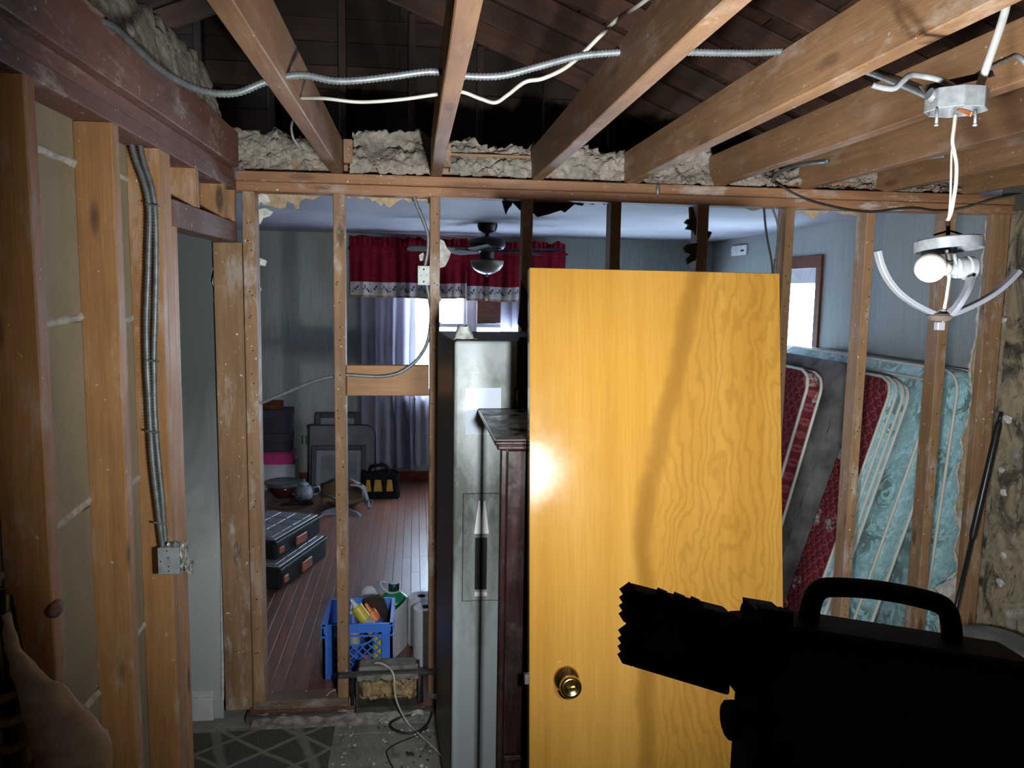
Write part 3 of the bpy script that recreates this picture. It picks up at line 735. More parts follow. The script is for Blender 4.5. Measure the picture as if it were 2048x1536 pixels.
valance('red gathered valance with embroidered white band behind the ceiling fan', .475, 1.40, 2.35, 2.265, 2.225, 1.935, 1.80, 4.0, 5)
tag(obj('curtain_rod', MB().tube([(-.60,7.45,2.255), (1.42,7.45,2.245)], .010), M_ROD, smooth_=True), 'dark curtain rod threaded through the red valances', 'curtain rod')

# ================================================================== ceiling fan
M_FAN = plain('dark_bronze_fan', (.018,.014,.014), .45, .2); M_BLADE = plain('dark_fan_blade', (.05,.042,.045), .9, Specular_IOR_Level=.05)
M_BOWL = plain('frosted_glass_bowl', (.17,.155,.13), .45)
M_CHROME = plain('chrome_band', (.6,.6,.62), .25, 1.0)
fc = aZ(975, 447, ZC); FX, FY = fc.x, fc.y
fan = thing('ceiling_fan', (FX, FY, ZC), 'dark bronze ceiling fan with frosted glass bowl light, behind the studs', 'fan')
obj('canopy', MB().lathe([(.05,.0),(.075,-.001),(.078,-.02),(.066,-.055),(.03,-.072),(.018,-.075)], (FX,FY,ZC)), M_FAN, fan, smooth_='auto')
obj('downrod', MB().tube([(FX,FY,ZC-.06),(FX,FY,ZC-.10)], .016), M_FAN, fan, smooth_=True)
obj('motor', MB().lathe([(.02,-.095),(.06,-.10),(.125,-.115),(.14,-.135),(.14,-.17),(.125,-.19),(.09,-.20),(.07,-.205),(.055,-.215),(.055,-.265),(.03,-.27)], (FX,FY,ZC), 32), M_FAN, fan, smooth_='auto')
obj('motor_band', MB().lathe([(.128,-.176),(.133,-.18),(.126,-.187)], (FX,FY,ZC), 32), M_CHROME, fan, smooth_=True, label='chrome band')
obj('light_bowl', MB().lathe([(.128,-.278),(.130,-.285),(.122,-.318),(.098,-.350),(.062,-.372),(.02,-.384),(.004,-.385)], (FX,FY,ZC), 32), M_BOWL, fan, smooth_=True, label='frosted glass bowl')
obj('finial', MB().ball((FX,FY,ZC-.392), .010), M_FAN, fan, smooth_=True)
for k in range(5):
    a = math.radians(186 + 72*k); R = Matrix.Translation((FX,FY,ZC-.205)) @ Matrix.Rotation(a, 4, 'Z') @ Matrix.Rotation(.20, 4, 'X')
    pts = []
    for q in range(13):
        t = q/12; pts.append((.17+.42*t, .058+.016*math.sin(PI*t*.6)))
    out = [V((x, -y_, 0)) for x, y_ in pts] + [V((.61, -.04, 0)), V((.61, .04, 0))] + [V((x, y_, 0)) for x, y_ in reversed(pts)]
    b = obj('blade', MB().poly([R @ p for p in out], R.to_3x3() @ V((0,0,.007))), M_BLADE, fan, bevel=.0015)
    obj('blade_bracket', MB().poly([R @ V(p) for p in ((.06,-.018,-.006),(.15,-.014,-.006),(.23,-.04,-.006),(.25,0,-.006),(.23,.04,-.006),(.15,.014,-.006),(.06,.018,-.006))], R.to_3x3() @ V((0,0,.006))), M_BLADE, b)

# thermostat plate on the side wall
pc = aX(1480, 501, XR)
th = thing('wall_plate', (XR-.001, pc.y, pc.z), 'small white electric plate high on the grey side wall', 'wall plate')
obj('plate', MB().box((XR-.014, pc.y-.17, pc.z-.045), (XR-.001, pc.y+.17, pc.z+.045)), plain('white_plastic_plate', (.72,.72,.74), .5), th, bevel=.003)
obj('slot', MB().box((XR-.017, pc.y-.12, pc.z-.012), (XR-.0135, pc.y-.05, pc.z+.004)), M_FAN, th)
# outlet on the far wall
oc = aY(609, 879, YF)
th = thing('wall_outlet', (oc.x, YF, oc.z), 'wall outlet beside the leaning picture frames', 'outlet')
obj('cover_plate', MB().box((oc.x-.04, YF-.007, oc.z-.058), (oc.x+.04, YF-.0005, oc.z+.058)), M_FARWALL, th, bevel=.002)
for s in (-1, 1):
    obj('slot', MB().box((oc.x+s*.018-.006, YF-.010, oc.z-.04), (oc.x+s*.018+.006, YF-.0065, oc.z+.04)), M_FAN, th)
# ================================================================== mattresses against the side wall
def quiltred():
    t = NT('red_quilted_ticking'); c = t.co((1,1,1), rnd=False); vo = t.n('ShaderNodeTexVoronoi'); vo.inputs['Scale'].default_value = 5.5; t.l(c, vo.inputs['Vector'])
    f = t.noise(c, 60, 4); sp = t.noise(c, 38, 6, .7)
    col = t.ramp(f, [(.3, (.105,.012,.018)), (.7, (.17,.022,.030))])
    fl = t.math('MULTIPLY', t.ramp(vo.outputs['Distance'], [(.28, 1.0), (.34, 0.0)]), t.ramp(sp, [(.46, 0.0), (.54, .9)]))
    hv = t.ramp(vo.outputs['Color'], [(.35, (.45,.40,.40)), (.6, (.17,.23,.25)), (.8, (.42,.34,.30))])
    tc = t.n('ShaderNodeTexCoord'); sp_ = t.n('ShaderNodeSeparateXYZ'); t.l(tc.outputs['Object'], sp_.inputs[0])
    def st(k):
        q = t.math('MULTIPLY', t.math('ADD', sp_.outputs['Y'], t.math('MULTIPLY', sp_.outputs['Z'], k)), 52.0)
        return t.ramp(t.math('ABSOLUTE', t.math('COSINE', q)), [(.90, 0.0), (.985, 1.0)])
    col = t.mix(t.math('MULTIPLY', t.math('MAXIMUM', st(.8), st(-.8)), .6), col, (.30,.09,.10))
    return t.set(t.mix(fl, col, hv), .85, Specular_IOR_Level=.2)
def bluebroc():
    t = NT('blue_damask_ticking'); c = t.co((1,1,1), rnd=False); vo = t.n('ShaderNodeTexVoronoi', feature='SMOOTH_F1'); vo.inputs['Scale'].default_value = 6; t.l(c, vo.inputs['Vector'])
    a = t.noise(c, 7, 6, .62, 2.6); b = t.noise(c, 34, 5, .65, 1.0)
    col = t.ramp(b, [(.3, (.25,.48,.55)), (.55, (.40,.66,.72)), (.72, (.62,.82,.86))])
    lf = t.math('MULTIPLY', t.ramp(a, [(.46, 0.0), (.50, 1.0)]), t.ramp(vo.outputs['Distance'], [(.34, 1.0), (.48, .25)]))
    col = t.mix(t.math('MULTIPLY', lf, .85), col, (.10,.185,.17)); t.bump(t.mix(.5, a, b), .012, .9)
    return t.set(col, .34, Sheen_Weight=.25)
M_QRED, M_BLUE = quiltred(), bluebroc()
M_BOXSP = plain('dusty_grey_box_spring_cloth', (.135,.13,.135), .9, var=.3, scale=7)
M_PIPE = plain('ivory_piping', (.62,.60,.55), .55, var=.06)
def mattress(label, cat, near_top, tilt, thick, face, side, H, L, quilt, bands=True, group=None, zfoot=ZF, R=.11):
    """stands on its long side, leaning against the side wall; local x = thickness, y = length (from the near end), z = height"""
    top = V(near_top); c, s = math.cos(tilt), math.sin(tilt)
    up = V((s, 0, c)); nrm = V((-c, 0, s)); yv = V((0, 1, 0))
    H = (top.z - zfoot)/c
    org = top - up*H
    M = Matrix(((nrm.x, yv.x, up.x, org.x), (nrm.y, yv.y, up.y, org.y), (nrm.z, yv.z, up.z, org.z), (0,0,0,1)))
    th = thing('mattress' if cat == 'mattress' else 'box_spring', org + yv*L/2, label, cat, group)
    def inset(z):
        e = min(z, H-z)
        return R - math.sqrt(max(0, R*R-(R-e)**2)) if e < R else 0.0
    def P(x, u, v):
        z = H*v; i = inset(z); return V((x, i + (L-2*i)*u, z))
    def facefn(sgn):
        def fn(u, v):
            p = P(sgn*thick/2, u, v); e = min(u, 1-u)*L; e2 = min(v, 1-v)*H
            puff = .022*min(1, e/.08)*min(1, e2/.08)
            if quilt: a, b = (p.y+p.z*.8)*52, (p.y-p.z*.8)*52; puff -= .013*(abs(math.cos(a))**6 + abs(math.cos(b))**6)*min(1, e/.03)
            else: puff += .008*noise.noise(V((p.y*9, p.z*9, 3))) + .004*noise.noise(V((p.y*25, p.z*25, 5)))
            p.x += sgn*puff; return p
        return fn
    n1, n2 = (110, 150) if quilt else (60, 70)
    obj('top_panel', MB().grid(facefn(1), n1, n2), face, th, M=M, smooth_=True)
    obj('back_panel', MB().grid(facefn(-1), 16, 20), face, th, M=M, smooth_=True)
    loop = [P(0, 0, k/60) for k in range(61)] + [P(0, 1, 1-k/60) for k in range(61)]
    sd = MB(); n = len(loop); xs = [-thick/2, -thick/4, 0, thick/4, thick/2]; cen = V((0, L/2, H/2))
    for x in xs:
        for p in loop:
            d = (p-cen); d.normalize(); b = .012*(1-(2*x/thick)**2) + .003*math.sin(p.z*60+p.y*50); sd.v.append(V((x,0,0)) + p + d*b)
    for j in range(4):
        for k in range(n): sd.f.append((j*n+k, j*n+(k+1)%n, (j+1)*n+(k+1)%n, (j+1)*n+k))
    obj('side_panel', sd, side, th, M=M, smooth_=True)
    if bands:
        for x in ((-thick/2, thick/2) if bands == 1 else (-thick/2, -thick*.18, thick*.18, thick/2)):
            pl = [p + V((x, 0, 0)) + (p-cen).normalized()*(.008 if abs(x) > thick*.4 else .014) for p in loop]
            obj('piping', MB().tube(pl + [pl[0]], .009, 6), M_PIPE, th, M=M, smooth_=True, label='ivory piping')
    return th
gm = 'mattresses leaning on the side wall'
t2 = .09
mattress('blue damask mattress nearest the torn drywall edge, its face in full view', 'mattress', aY(1946,748,3.62), .07, .15, M_BLUE, M_BLUE, 1.5, 1.85, False, 1, gm)
mattress('blue damask mattress behind the stud above the work light handle, ivory piped edge', 'mattress', aY(1893,772,3.72), .29, .10, M_BLUE, M_BLUE, 1.5, 1.85, False, 1, gm)
mattress('dark red quilted mattress with a striped blue border beside the grey box spring', 'mattress', aY(1806,766,3.84), .295, .11, M_QRED, M_BLUE, 1.5, 1.85, True, 2, gm)
mattress('dusty grey box spring standing between two dark red mattresses', 'box spring', aY(1720,734,3.95), .30, .10, M_BOXSP, M_BOXSP, 1.5, 1.85, False, 0, gm)
mattress('dark red quilted mattress half hidden by the edge of the yellow door', 'mattress', aY(1636,748,3.98), .24, .08, M_QRED, M_QRED, 1.5, 1.85, True, 1, gm)
# ================================================================== things on the far floor
M_DK = plain('dusty_black_plastic', (.010,.010,.012), .6, var=.25, Specular_IOR_Level=.25); M_DKBLUE = plain('dusty_navy_box', (.030,.030,.045), .7, var=.2)
M_CLEAR = NT('dusty_clear_lid'); M_CLEAR = M_CLEAR.set((.16,.16,.18), .35)
M_ORANGE = plain('orange_plastic', (.36,.10,.035), .5); M_WHITE = plain('white_card', (.52,.53,.56), .7, var=.1); M_PINK = plain('pink_plastic', (.55,.03,.19), .5)
def cart(name, loc, rz): return Matrix.Translation(V(loc)) @ Matrix.Rotation(rz, 4, 'Z')
def orgcase(label, c, rz, L, Wd, H, group):
    M = cart('c', c, rz); th = thing('tool_case', c, label, 'tool case', group, rz)
    def at(mb): return dict(M=M)
    body = MB().box((-L/2,-Wd/2,0), (L/2,Wd/2,H-.02)); obj('body', body, M_DK, th, M=M, bevel=.012, seg=2)
    rim = MB()
    rim.box((-L/2-.012,-Wd/2-.012,H-.024),(L/2+.012,Wd/2+.012,H-.006)); obj('rim', rim, M_DK, th, M=M, bevel=.006)
    lid = MB().box((-L/2+.01,-Wd/2+.01,H-.006),(L/2-.01,Wd/2-.01,H+.004))
    nx, ny = 3, 4
    lo = obj('lid', lid, M_CLEAR, th, M=M, bevel=.004, label='dusty clear lid')
    for i in range(nx):
        for j in range(ny):
            x0 = -L/2+.03+(L-.06)*i/nx; x1 = -L/2+.03+(L-.06)*(i+1)/nx-.015; y0 = -Wd/2+.03+(Wd-.06)*j/ny; y1 = -Wd/2+.03+(Wd-.06)*(j+1)/ny-.015
            obj('compartment_cover', MB().box((x0,y0,H+.004),(x1,y1,H+.010)), M_CLEAR, lo, M=M, bevel=.003)
    obj('latch', MB().box((L/2+.010,-.07,H*.18),(L/2+.022,.07,H*.62)), M_ORANGE, th, M=M, bevel=.004, label='orange latch')
    obj('latch', MB().box((L/2+.010,-Wd/2+.02,H*.3),(L/2+.022,-Wd/2+.07,H*.6)), M_ORANGE, th, M=M, bevel=.003, label='orange latch')
    hd = MB().tube(smooth([(-.09,Wd/2+.012,H*.6),(-.085,Wd/2+.05,H*.6),(.085,Wd/2+.05,H*.6),(.09,Wd/2+.012,H*.6)], 6), .010, 8); obj('handle', hd, M_DK, th, M=M, smooth_=True)
    return th
orgcase('black parts organizer case with orange latches, lowest of the stack on the oak floor', (-.915, 5.19, ZF+.001), -.315, .44, .66, .145, 'stacked organizer cases')
orgcase('black parts organizer case with dusty clear lid, topmost of the stack', (-.935, 5.25, ZF+.162), -.345, .40, .60, .125, 'stacked organizer cases')
# boxes in the corner
def cbox(name, x0, x1, y0, y1, z0, z1, mat, label, group=None):
    th = thing(name, ((x0+x1)/2, (y0+y1)/2, z0), label, 'box', group)
    obj('carton', MB().box((x0,y0,z0),(x1,y1,z1-.04)), mat, th, bevel=.005); obj('lid', MB().box((x0-.008,y0-.008,z1-.075),(x1+.008,y1+.008,z1)), mat, th, bevel=.005); return th
YB_ = 7.36
x0, x1 = aY(520,958,YB_).x-.30, aY(580,870,YB_).x
zz = lambda py: aY(550, py, YB_).z
wx1, wz0, wz1 = aY(590,945,7.30).x, ZF+.001, aY(560,932,7.30).z
cb = thing('document_box', ((x0+wx1)/2, 7.42, wz0), 'white cardboard box with loose papers, lowest of the corner stack', 'box')
obj('carton', MB().box((x0-.03,7.30,wz0),(wx1,7.575,wz1-.012)), M_WHITE, cb, bevel=.004)
for xa_, xb_, ya_, yb_ in ((x0-.03,wx1,7.30,7.306),(wx1-.006,wx1,7.306,7.575)):
    obj('flap', MB().box((xa_,ya_,wz1-.0115),(xb_,yb_,wz1+.012)), M_WHITE, cb)
for k in range(4):
    obj('paper', MB().poly([(wx1-.26+.05*k, 7.312, wz1-.0115+.004*k), (wx1-.08+.01*k, 7.312, wz1-.0115+.006*k), (wx1-.10+.01*k, 7.35, wz1-.0115+.006*k), (wx1-.27+.05*k, 7.35, wz1-.0115+.004*k)], (0,0,.003)), M_WHITE, cb)
zs0 = wz1-.0115
pt = thing('pink_tray', ((x0+x1)/2, YB_+.1, zs0), 'bright pink plastic tray under the navy storage boxes', 'tray')
zp = zz(905)
obj('tray', MB().box((x0+.06,YB_+.0,zs0+.0),(x1+.015,YB_+.20,zp-.012)), M_PINK, pt, bevel=.008); obj('rim', MB().box((x0+.05,YB_-.006,zp-.012),(x1+.025,YB_+.206,zp)), M_PINK, pt, bevel=.004)
cbox('storage_box', x0, x1, YB_, YB_+.215, zp+.001, zz(868), M_DKBLUE, 'navy storage box standing on the pink tray', 'dark boxes stacked in the corner')
cbox('storage_box', x0, x1+.002, YB_, YB_+.215, zz(868)+.001, zz(820), M_DKBLUE, 'navy storage box, topmost in the corner stack', 'dark boxes stacked in the corner')
zt = zz(820)+.001; bxw = aY(562,812,YB_+.03).x
br = thing('wooden_box', (bxw-.08, YB_+.1, zt), 'small red brown wooden box on top of the navy boxes', 'box')
obj('carton', MB().box((bxw-.16,YB_+.03,zt),(bxw,YB_+.18,zt+.05)), M_TRIM, br, bevel=.004); obj('lid', MB().box((bxw-.163,YB_+.027,zt+.051),(bxw+.003,YB_+.183,zt+.065)), M_TRIM, br, bevel=.003)
lp = thing('dark_vase', (bxw-.235, YB_+.10, zt), 'tall dark vase on the corner stack beside the corner stud', 'vase')
obj('body', MB().lathe([(.045,0),(.06,.04),(.055,.12),(.035,.20),(.028,.26),(.038,.30)], (bxw-.235,YB_+.10,zt), 18), M_DKBLUE, lp, smooth_=True)
obj('rim', MB().lathe([(.036,.30),(.043,.303),(.043,.312),(.030,.312)], (bxw-.235,YB_+.10,zt), 18), M_DKBLUE, lp, smooth_=True)
# picture frames and the padded headboard leaning on the far wall
M_FRAME = plain('dark_pewter_frame', (.032,.03,.036), .55, .2); M_ART = plain('faded_print', (.14,.15,.18), .6, var=.25, scale=5); M_MAT = plain('pale_picture_mat', (.20,.195,.225), .7)
M_HB = plain('dusty_grey_vinyl', (.10,.10,.115), .6, var=.2, scale=5)
def lean(pl, pr, ptop, Y, tilt, thick):
    """frame of a leaning panel: bottom corners at floor pixels, top at ptop"""
    a = aY(*pl, Y); b = aY(*pr, Y); return a, b
def picture(label, px0, px1, pyt, pyb, Y, tilt, mat_in, bw, group, art=True, z0=None):
    a, b = aY(px0, pyb, Y), aY(px1, pyb, Y); z0 = ZF+.001 if z0 is None else z0; zt = aY(px0, pyt, Y+.12).z
    wdt = b.x-a.x; H = (zt-z0)/math.cos(tilt)
    M = Matrix.Translation((a.x, Y, z0)) @ Matrix.Rotation(-tilt, 4, 'X'); th = thing('picture_frame', (a.x+wdt/2, Y, z0), label, 'picture frame', group)
    for x, z in (((0,bw),(0,H)), ((wdt-bw,wdt),(0,H)), ((bw,wdt-bw),(0,bw)), ((bw,wdt-bw),(H-bw,H))):
        obj('frame_rail', MB().box((x[0],-.014,z[0]),(x[1],.014,z[1])), M_FRAME, th, M=M, bevel=.005)
    obj('mat_board', MB().box((bw,-.002,bw),(wdt-bw,.008,H-bw)), mat_in, th, M=M)
    k = bw+.07*wdt
    obj('print', MB().box((bw+k*.5,-.005,bw+k*.5),(wdt-bw-k*.5,-.002,H-bw-k*.5)), M_ART, th, M=M)
    return th
gp = 'picture frames leaning on the far wall'
picture('large grey picture frame with faded print, nearest of those leaning by the wall', 622, 732, 889, 978, 7.18, .18, M_MAT, .045, gp)
picture('dark picture frame with pale mat showing above the grey headboard', 631, 720, 822, 960, 7.40, .05, M_MAT, .05, gp)
th = thing('headboard', (aY(685,980,7.28).x, 7.28, ZF), 'grey padded headboard with rounded corners behind the large picture frame', 'headboard')
a, b = aY(618,985,7.28).x, aY(751,985,7.28).x; H = aY(690,849,7.35).z-ZF; wdt = b-a; R = .10
out = [V((0,0,0)), V((wdt,0,0))] + [V((wdt-R+R*math.cos(t), 0, H-R+R*math.sin(t))) for t in [PI/2*k/8 for k in range(9)]] + [V((.03-.03*math.sin(t), 0, H-.03+.03*math.cos(t))) for t in [PI/2*k/4 for k in range(5)]]
M = Matrix.Translation((a, 7.27, ZF+.001)) @ Matrix.Rotation(-.10, 4, 'X')
obj('panel', MB().poly(out, (0,.045,0)), M_HB, th, M=M, bevel=.012, seg=2)
obj('edge_piping', MB().tube([p+V((0,-.001,0)) for p in out[1:]], .006, 6), M_FRAME, th, M=M, smooth_=True)
# ginger jar pot, teapot
M_POT = plain('dark_red_glaze', (.06,.010,.014), .2); M_POTRIM = plain('grey_rim_glaze', (.10,.11,.12), .3); M_CHINA = plain('blue_grey_china', (.34,.40,.45), .2, var=.35, scale=22)
p = aZ(576, 984, ZF); p.y = 7.06
th = thing('planter', (p.x, p.y, ZF), 'round dark red glazed planter with a wide grey rim on the floor', 'planter')
obj('pot', MB().lathe([(.07,0),(.10,.02),(.135,.07),(.145,.11),(.135,.115),(.12,.06),(.03,.03)], (p.x,p.y,ZF), 28), M_POT, th, smooth_=True)
obj('rim', MB().lathe([(.128,.112),(.150,.108),(.160,.12),(.157,.137),(.145,.142),(.128,.134)], (p.x,p.y,ZF), 28), M_POTRIM, th, smooth_=True, label='grey glazed rim')
p = aZ(607, 984, ZF); p.y = 6.98; p.x = aY(608, 970, 6.98).x
th = thing('teapot', (p.x, p.y, ZF), 'blue grey china teapot beside the dark red planter', 'teapot')
obj('body', MB().lathe([(.05,0),(.075,.015),(.085,.06),(.07,.105),(.045,.125)], (p.x,p.y,ZF), 22), M_CHINA, th, smooth_=True)
ld = obj('lid', MB().lathe([(.047,.126),(.04,.142),(.02,.153),(.006,.157)], (p.x,p.y,ZF), 20), M_CHINA, th, smooth_=True); obj('knob', MB().ball((p.x,p.y,ZF+.166), .012), M_CHINA, ld, smooth_=True)
obj('handle', MB().tube(smooth([(p.x+.075,p.y,ZF+.10),(p.x+.125,p.y,ZF+.108),(p.x+.130,p.y,ZF+.06),(p.x+.085,p.y,ZF+.035)]), .008), M_CHINA, th, smooth_=True)
obj('spout', MB().tube(smooth([(p.x-.075,p.y,ZF+.04),(p.x-.115,p.y,ZF+.07),(p.x-.13,p.y,ZF+.115)]), lambda t: .018-.008*t), M_CHINA, th, smooth_=True)
p = aZ(588, 1003, ZF); p.y = 6.76; p.x = aY(592, 1000, 6.76).x
th = thing('tongs', (p.x, p.y, ZF), 'dark metal tongs lying in front of the planter', 'tongs')
for s in (-1, 1): obj('arm', MB().tube(smooth([(p.x-.12,p.y+.02*s,ZF+.012),(p.x-.02,p.y+.035*s,ZF+.02),(p.x+.09,p.y+.012*s,ZF+.012)]), .007, 6), M_DK, th, smooth_=True)
obj('grip', MB().ball((p.x+.11,p.y,ZF+.022), .03, 10, 7, (1.3,.8,.7)), M_DK, th, smooth_=True)
p = aZ(575, 1008, ZF)
tag(obj('wire_loop', MB().tube([(p.x+.16*math.cos(a), p.y+.17*math.sin(a), ZF+.006+.004*math.sin(3*a)) for a in [2*PI*k/40 for k in range(41)]], .004, 6), plain('red_brown_cord', (.11,.045,.03), .7), smooth_=True), 'thin red brown loop of cord lying flat on the oak floor', 'cord')
# satchel, tool bag, grey strap
M_LEATHER = plain('worn_brown_leather', (.11,.052,.016), .5, var=.3, scale=8); M_STRAP = plain('grey_webbing', (.14,.15,.17), .8); M_BLKFAB = plain('black_bag_canvas', (.010,.010,.013), .9, var=.3, Specular_IOR_Level=.1); M_YEL = plain('yellow_bag_pocket', (.40,.23,.012), .7)
p = aZ(688, 1014, ZF)
th = thing('tool_pouch', (p.x, p.y, ZF), 'slumped brown leather tool belt pouch with a grey strap on the floor', 'pouch')
def pouch(u, v):
    a = 2*PI*u; r = math.sin(PI*min(1, v*.80+.12)); h = v
    x = .20*r*math.cos(a)*(1+.12*noise.noise(V((math.cos(a)*2, math.sin(a)*2, v*3)))); y_ = .13*r*math.sin(a); z = .21*h + .03*math.cos(a*2)*h - .03*(1-h)*0
    return (p.x+x, p.y+y_+.02*h, ZF+.002+max(0, z))
obj('body', MB().grid(pouch, 36, 14), M_LEATHER, th, smooth_=True)
obj('flap', MB().grid(lambda u, v: (p.x-.16+.32*u, p.y-.10-.055*math.sin(PI*v*.7)+.1*(1-v)*.6, ZF+.205-.13*v+.012*math.sin(u*7)), 14, 8), M_LEATHER, th, smooth_=True)
obj('strap', MB().tube(smooth([(p.x+.06,p.y-.05,ZF+.20),(p.x+.16,p.y-.10,ZF+.19),(p.x+.20,p.y-.13,ZF+.10),(p.x+.22,p.y-.15,ZF+.02)]), .026, 8, flat=.25), M_STRAP, th, smooth_=True, label='grey webbing strap')
obj('buckle', MB().tube([(p.x+.205,p.y-.165,ZF+.10),(p.x+.245,p.y-.165,ZF+.10),(p.x+.245,p.y-.17,ZF+.04),(p.x+.205,p.y-.17,ZF+.04),(p.x+.205,p.y-.165,ZF+.10)], .005, 6), M_CHROME, th, label='metal buckle')
obj('tool_loop', MB().tube(smooth([(p.x-.14,p.y-.12,ZF+.14),(p.x-.05,p.y-.20,ZF+.12),(p.x-.02,p.y-.16,ZF+.06)]), .012, 8), M_CHROME, th, smooth_=True)
p = aZ(676, 1030, ZF)
tag(obj('work_glove', MB().grid(lambda u, v: (p.x-.15+.34*u, p.y+.05*math.sin(u*4)-.05+.10*v, ZF+.002+.05*math.sin(PI*v)*math.sin(PI*u)**.5*(1+.4*noise.noise(V((u*9, v*4, 1))))), 26, 10), M_STRAP, smooth_=True, recalc=False), 'crumpled grey cloth lying behind the organizer cases', 'cloth')
p = aZ(760, 997, ZF)
th = thing('tool_bag', (p.x, p.y, ZF), 'black canvas tool bag with yellow pockets and two handles on the floor', 'bag')
def bagf(u, v):
    a = 2*PI*u; cs, sn = math.cos(a), math.sin(a); e = .55
    x = .175*math.copysign(abs(cs)**e, cs)*(1-.06*v); y_ = .10*math.copysign(abs(sn)**e, sn)*(1-.55*v)
    return (p.x+x, p.y+.08+y_, ZF+.002+.225*v + .012*math.sin(cs*5)*v)
obj('body', MB().grid(bagf, 40, 12), M_BLKFAB, th, smooth_=True)
obj('base', MB().box((p.x-.165,p.y-.015,ZF+.001),(p.x+.165,p.y+.17,ZF+.02)), M_BLKFAB, th, bevel=.008)
for xa, xb in ((-.125,-.075), (-.055,.02), (.055,.115)):
    def yq(z): return p.y+.08-.10*(1-.55*(z-ZF)/.225)-.006
    z0, z1 = ZF+.065, ZF+.165
    obj('pocket', MB().poly([(p.x+xa,yq(z0)-.004,z0),(p.x+xb,yq(z0)-.004,z0),(p.x+xb-.012,yq(z1)-.004,z1),(p.x+xa+.008,yq(z1)-.004,z1)], (0,.008,0)), M_YEL, th, bevel=.003, label='yellow pocket')
for dy in (.05, .11):
    obj('handle', MB().tube(smooth([(p.x-.10,p.y+dy,ZF+.20),(p.x-.07,p.y+dy,ZF+.27),(p.x+.05,p.y+dy,ZF+.275),(p.x+.09,p.y+dy,ZF+.20)]), .009, 6), M_BLKFAB, th, smooth_=True)
# ================================================================== milk crate and what stands by it
M_CRATE = plain('blue_crate_plastic', (.055,.19,.72), .42, var=.1)
cr0 = aZ(646, 1359, ZF); CY = cr0.y; cx0 = aY(645,1300,CY).x; cx1 = aY(785,1300,CY).x; cz0 = ZF+.001; cz1 = aY(715,1249,CY).z; CD = .33
th = thing('milk_crate', ((cx0+cx1)/2, CY+CD/2, ZF), 'blue plastic milk crate of painting supplies behind the stud', 'crate')
def crate_side(p0, p1, inn):
    """one side: corner posts, rim with ribs, lattice of diagonal bars, grip hole"""
    p0, p1 = V(p0), V(p1); L = (p1-p0).length; ex = (p1-p0).normalized(); ez = V((0,0,1)); ey = V(inn)
    M = Matrix(((ex.x,ey.x,0,p0.x),(ex.y,ey.y,0,p0.y),(ex.z,ey.z,1,p0.z),(0,0,0,1))); H = cz1-cz0
    fr = MB().box((0,0,0),(.05,.012,H)).box((L-.05,0,0),(L,.012,H)).box((.05,0,H-.042),(L-.05,.012,H)).box((.05,0,0),(L-.05,.012,.03))
    for k in range(7): x = .01+(L-.02)*k/6; fr.box((x-.003,-.004,H-.04),(x+.003,0,H-.004))
    for z in (H-.012, H-.06): fr.box((-.002,-.005,z),(L+.002,0,z+.008))
    obj('side_frame', fr, M_CRATE, th, M=M)
    lat = MB(); x0, x1, z0, z1 = .05, L-.05, .03, H-.042; ww, hh = x1-x0, z1-z0; st = .042
    for sgn in (1, -1):
        c = -hh
        while c < ww+hh:
            pts = []
            for z in (z0, z1):
                x = x0 + c + ((z-z0) if sgn > 0 else (z1-z)); pts.append((x, z))
            (xa, za), (xb, zb) = pts
            def cl(xa, za, xb, zb):
                if xb < xa: xa, za, xb, zb = xb, zb, xa, za
                if xb <= x0 or xa >= x1: return None
                if xa < x0: za += (zb-za)*(x0-xa)/(xb-xa); xa = x0
                if xb > x1: zb = za+(zb-za)*(x1-xa)/(xb-xa); xb = x1
                return xa, za, xb, zb
            r = cl(xa, za, xb, zb)
            if r and abs(r[2]-r[0]) > .012:
                # leave the grip hole open
                n = 14; run = []
                for q in range(n+1):
                    x = r[0]+(r[2]-r[0])*q/n; z = r[1]+(r[3]-r[1])*q/n
                    if ((x-L/2)/.078)**2 + ((z-(H-.055))/.05)**2 > 1: run.append(V((x,.006,z)))
                    else:
                        if len(run) > 1: lat.tube([run[0], run[-1]], .0038, 4)
                        run = []
                if len(run) > 1: lat.tube([run[0], run[-1]], .0038, 4)
            c += st
    lat.tube([V((L/2+.078*math.cos(t), .006, H-.055+.05*math.sin(t))) for t in [PI+PI*k/14 for k in range(15)]], .005, 5)
    obj('lattice', lat, M_CRATE, th, M=M, recalc=False)
crate_side((cx0,CY,cz0), (cx1,CY,cz0), (0,1,0)); crate_side((cx1,CY+CD,cz0), (cx0,CY+CD,cz0), (0,-1,0))
crate_side((cx0,CY+CD,cz0), (cx0,CY,cz0), (1,0,0)); crate_side((cx1,CY,cz0), (cx1,CY+CD,cz0), (-1,0,0))
obj('bottom', MB().box((cx0+.012,CY+.012,cz0),(cx1-.012,CY+CD-.012,cz0+.008)), M_CRATE, th)
def cartridge(label, base, top, r, mat, bandmat, tipmat, group=None):
    base, top = V(base), V(top); ax = (top-base).normalized(); L = (top-base).length; q = ax.to_track_quat('Z', 'Y').to_matrix().to_4x4(); M = Matrix.Translation(base) @ q
    t = thing('caulk_tube', base, label, 'tube', group)
    obj('tube', MB().lathe([(r*.98,0),(r,.004),(r,L-.006),(r*.9,L)], (0,0,0), 18), mat, t, M=M, smooth_='auto')
    obj('label_band', MB().lathe([(r*1.01,L*.42),(r*1.02,L*.425),(r*1.02,L*.66),(r*1.01,L*.665)], (0,0,0), 18), bandmat, t, M=M, smooth_='auto')
    obj('nozzle', MB().lathe([(r*.55,L),(r*.4,L+.012),(.006,L+.045)], (0,0,0), 12), tipmat, t, M=M, smooth_='auto'); return t
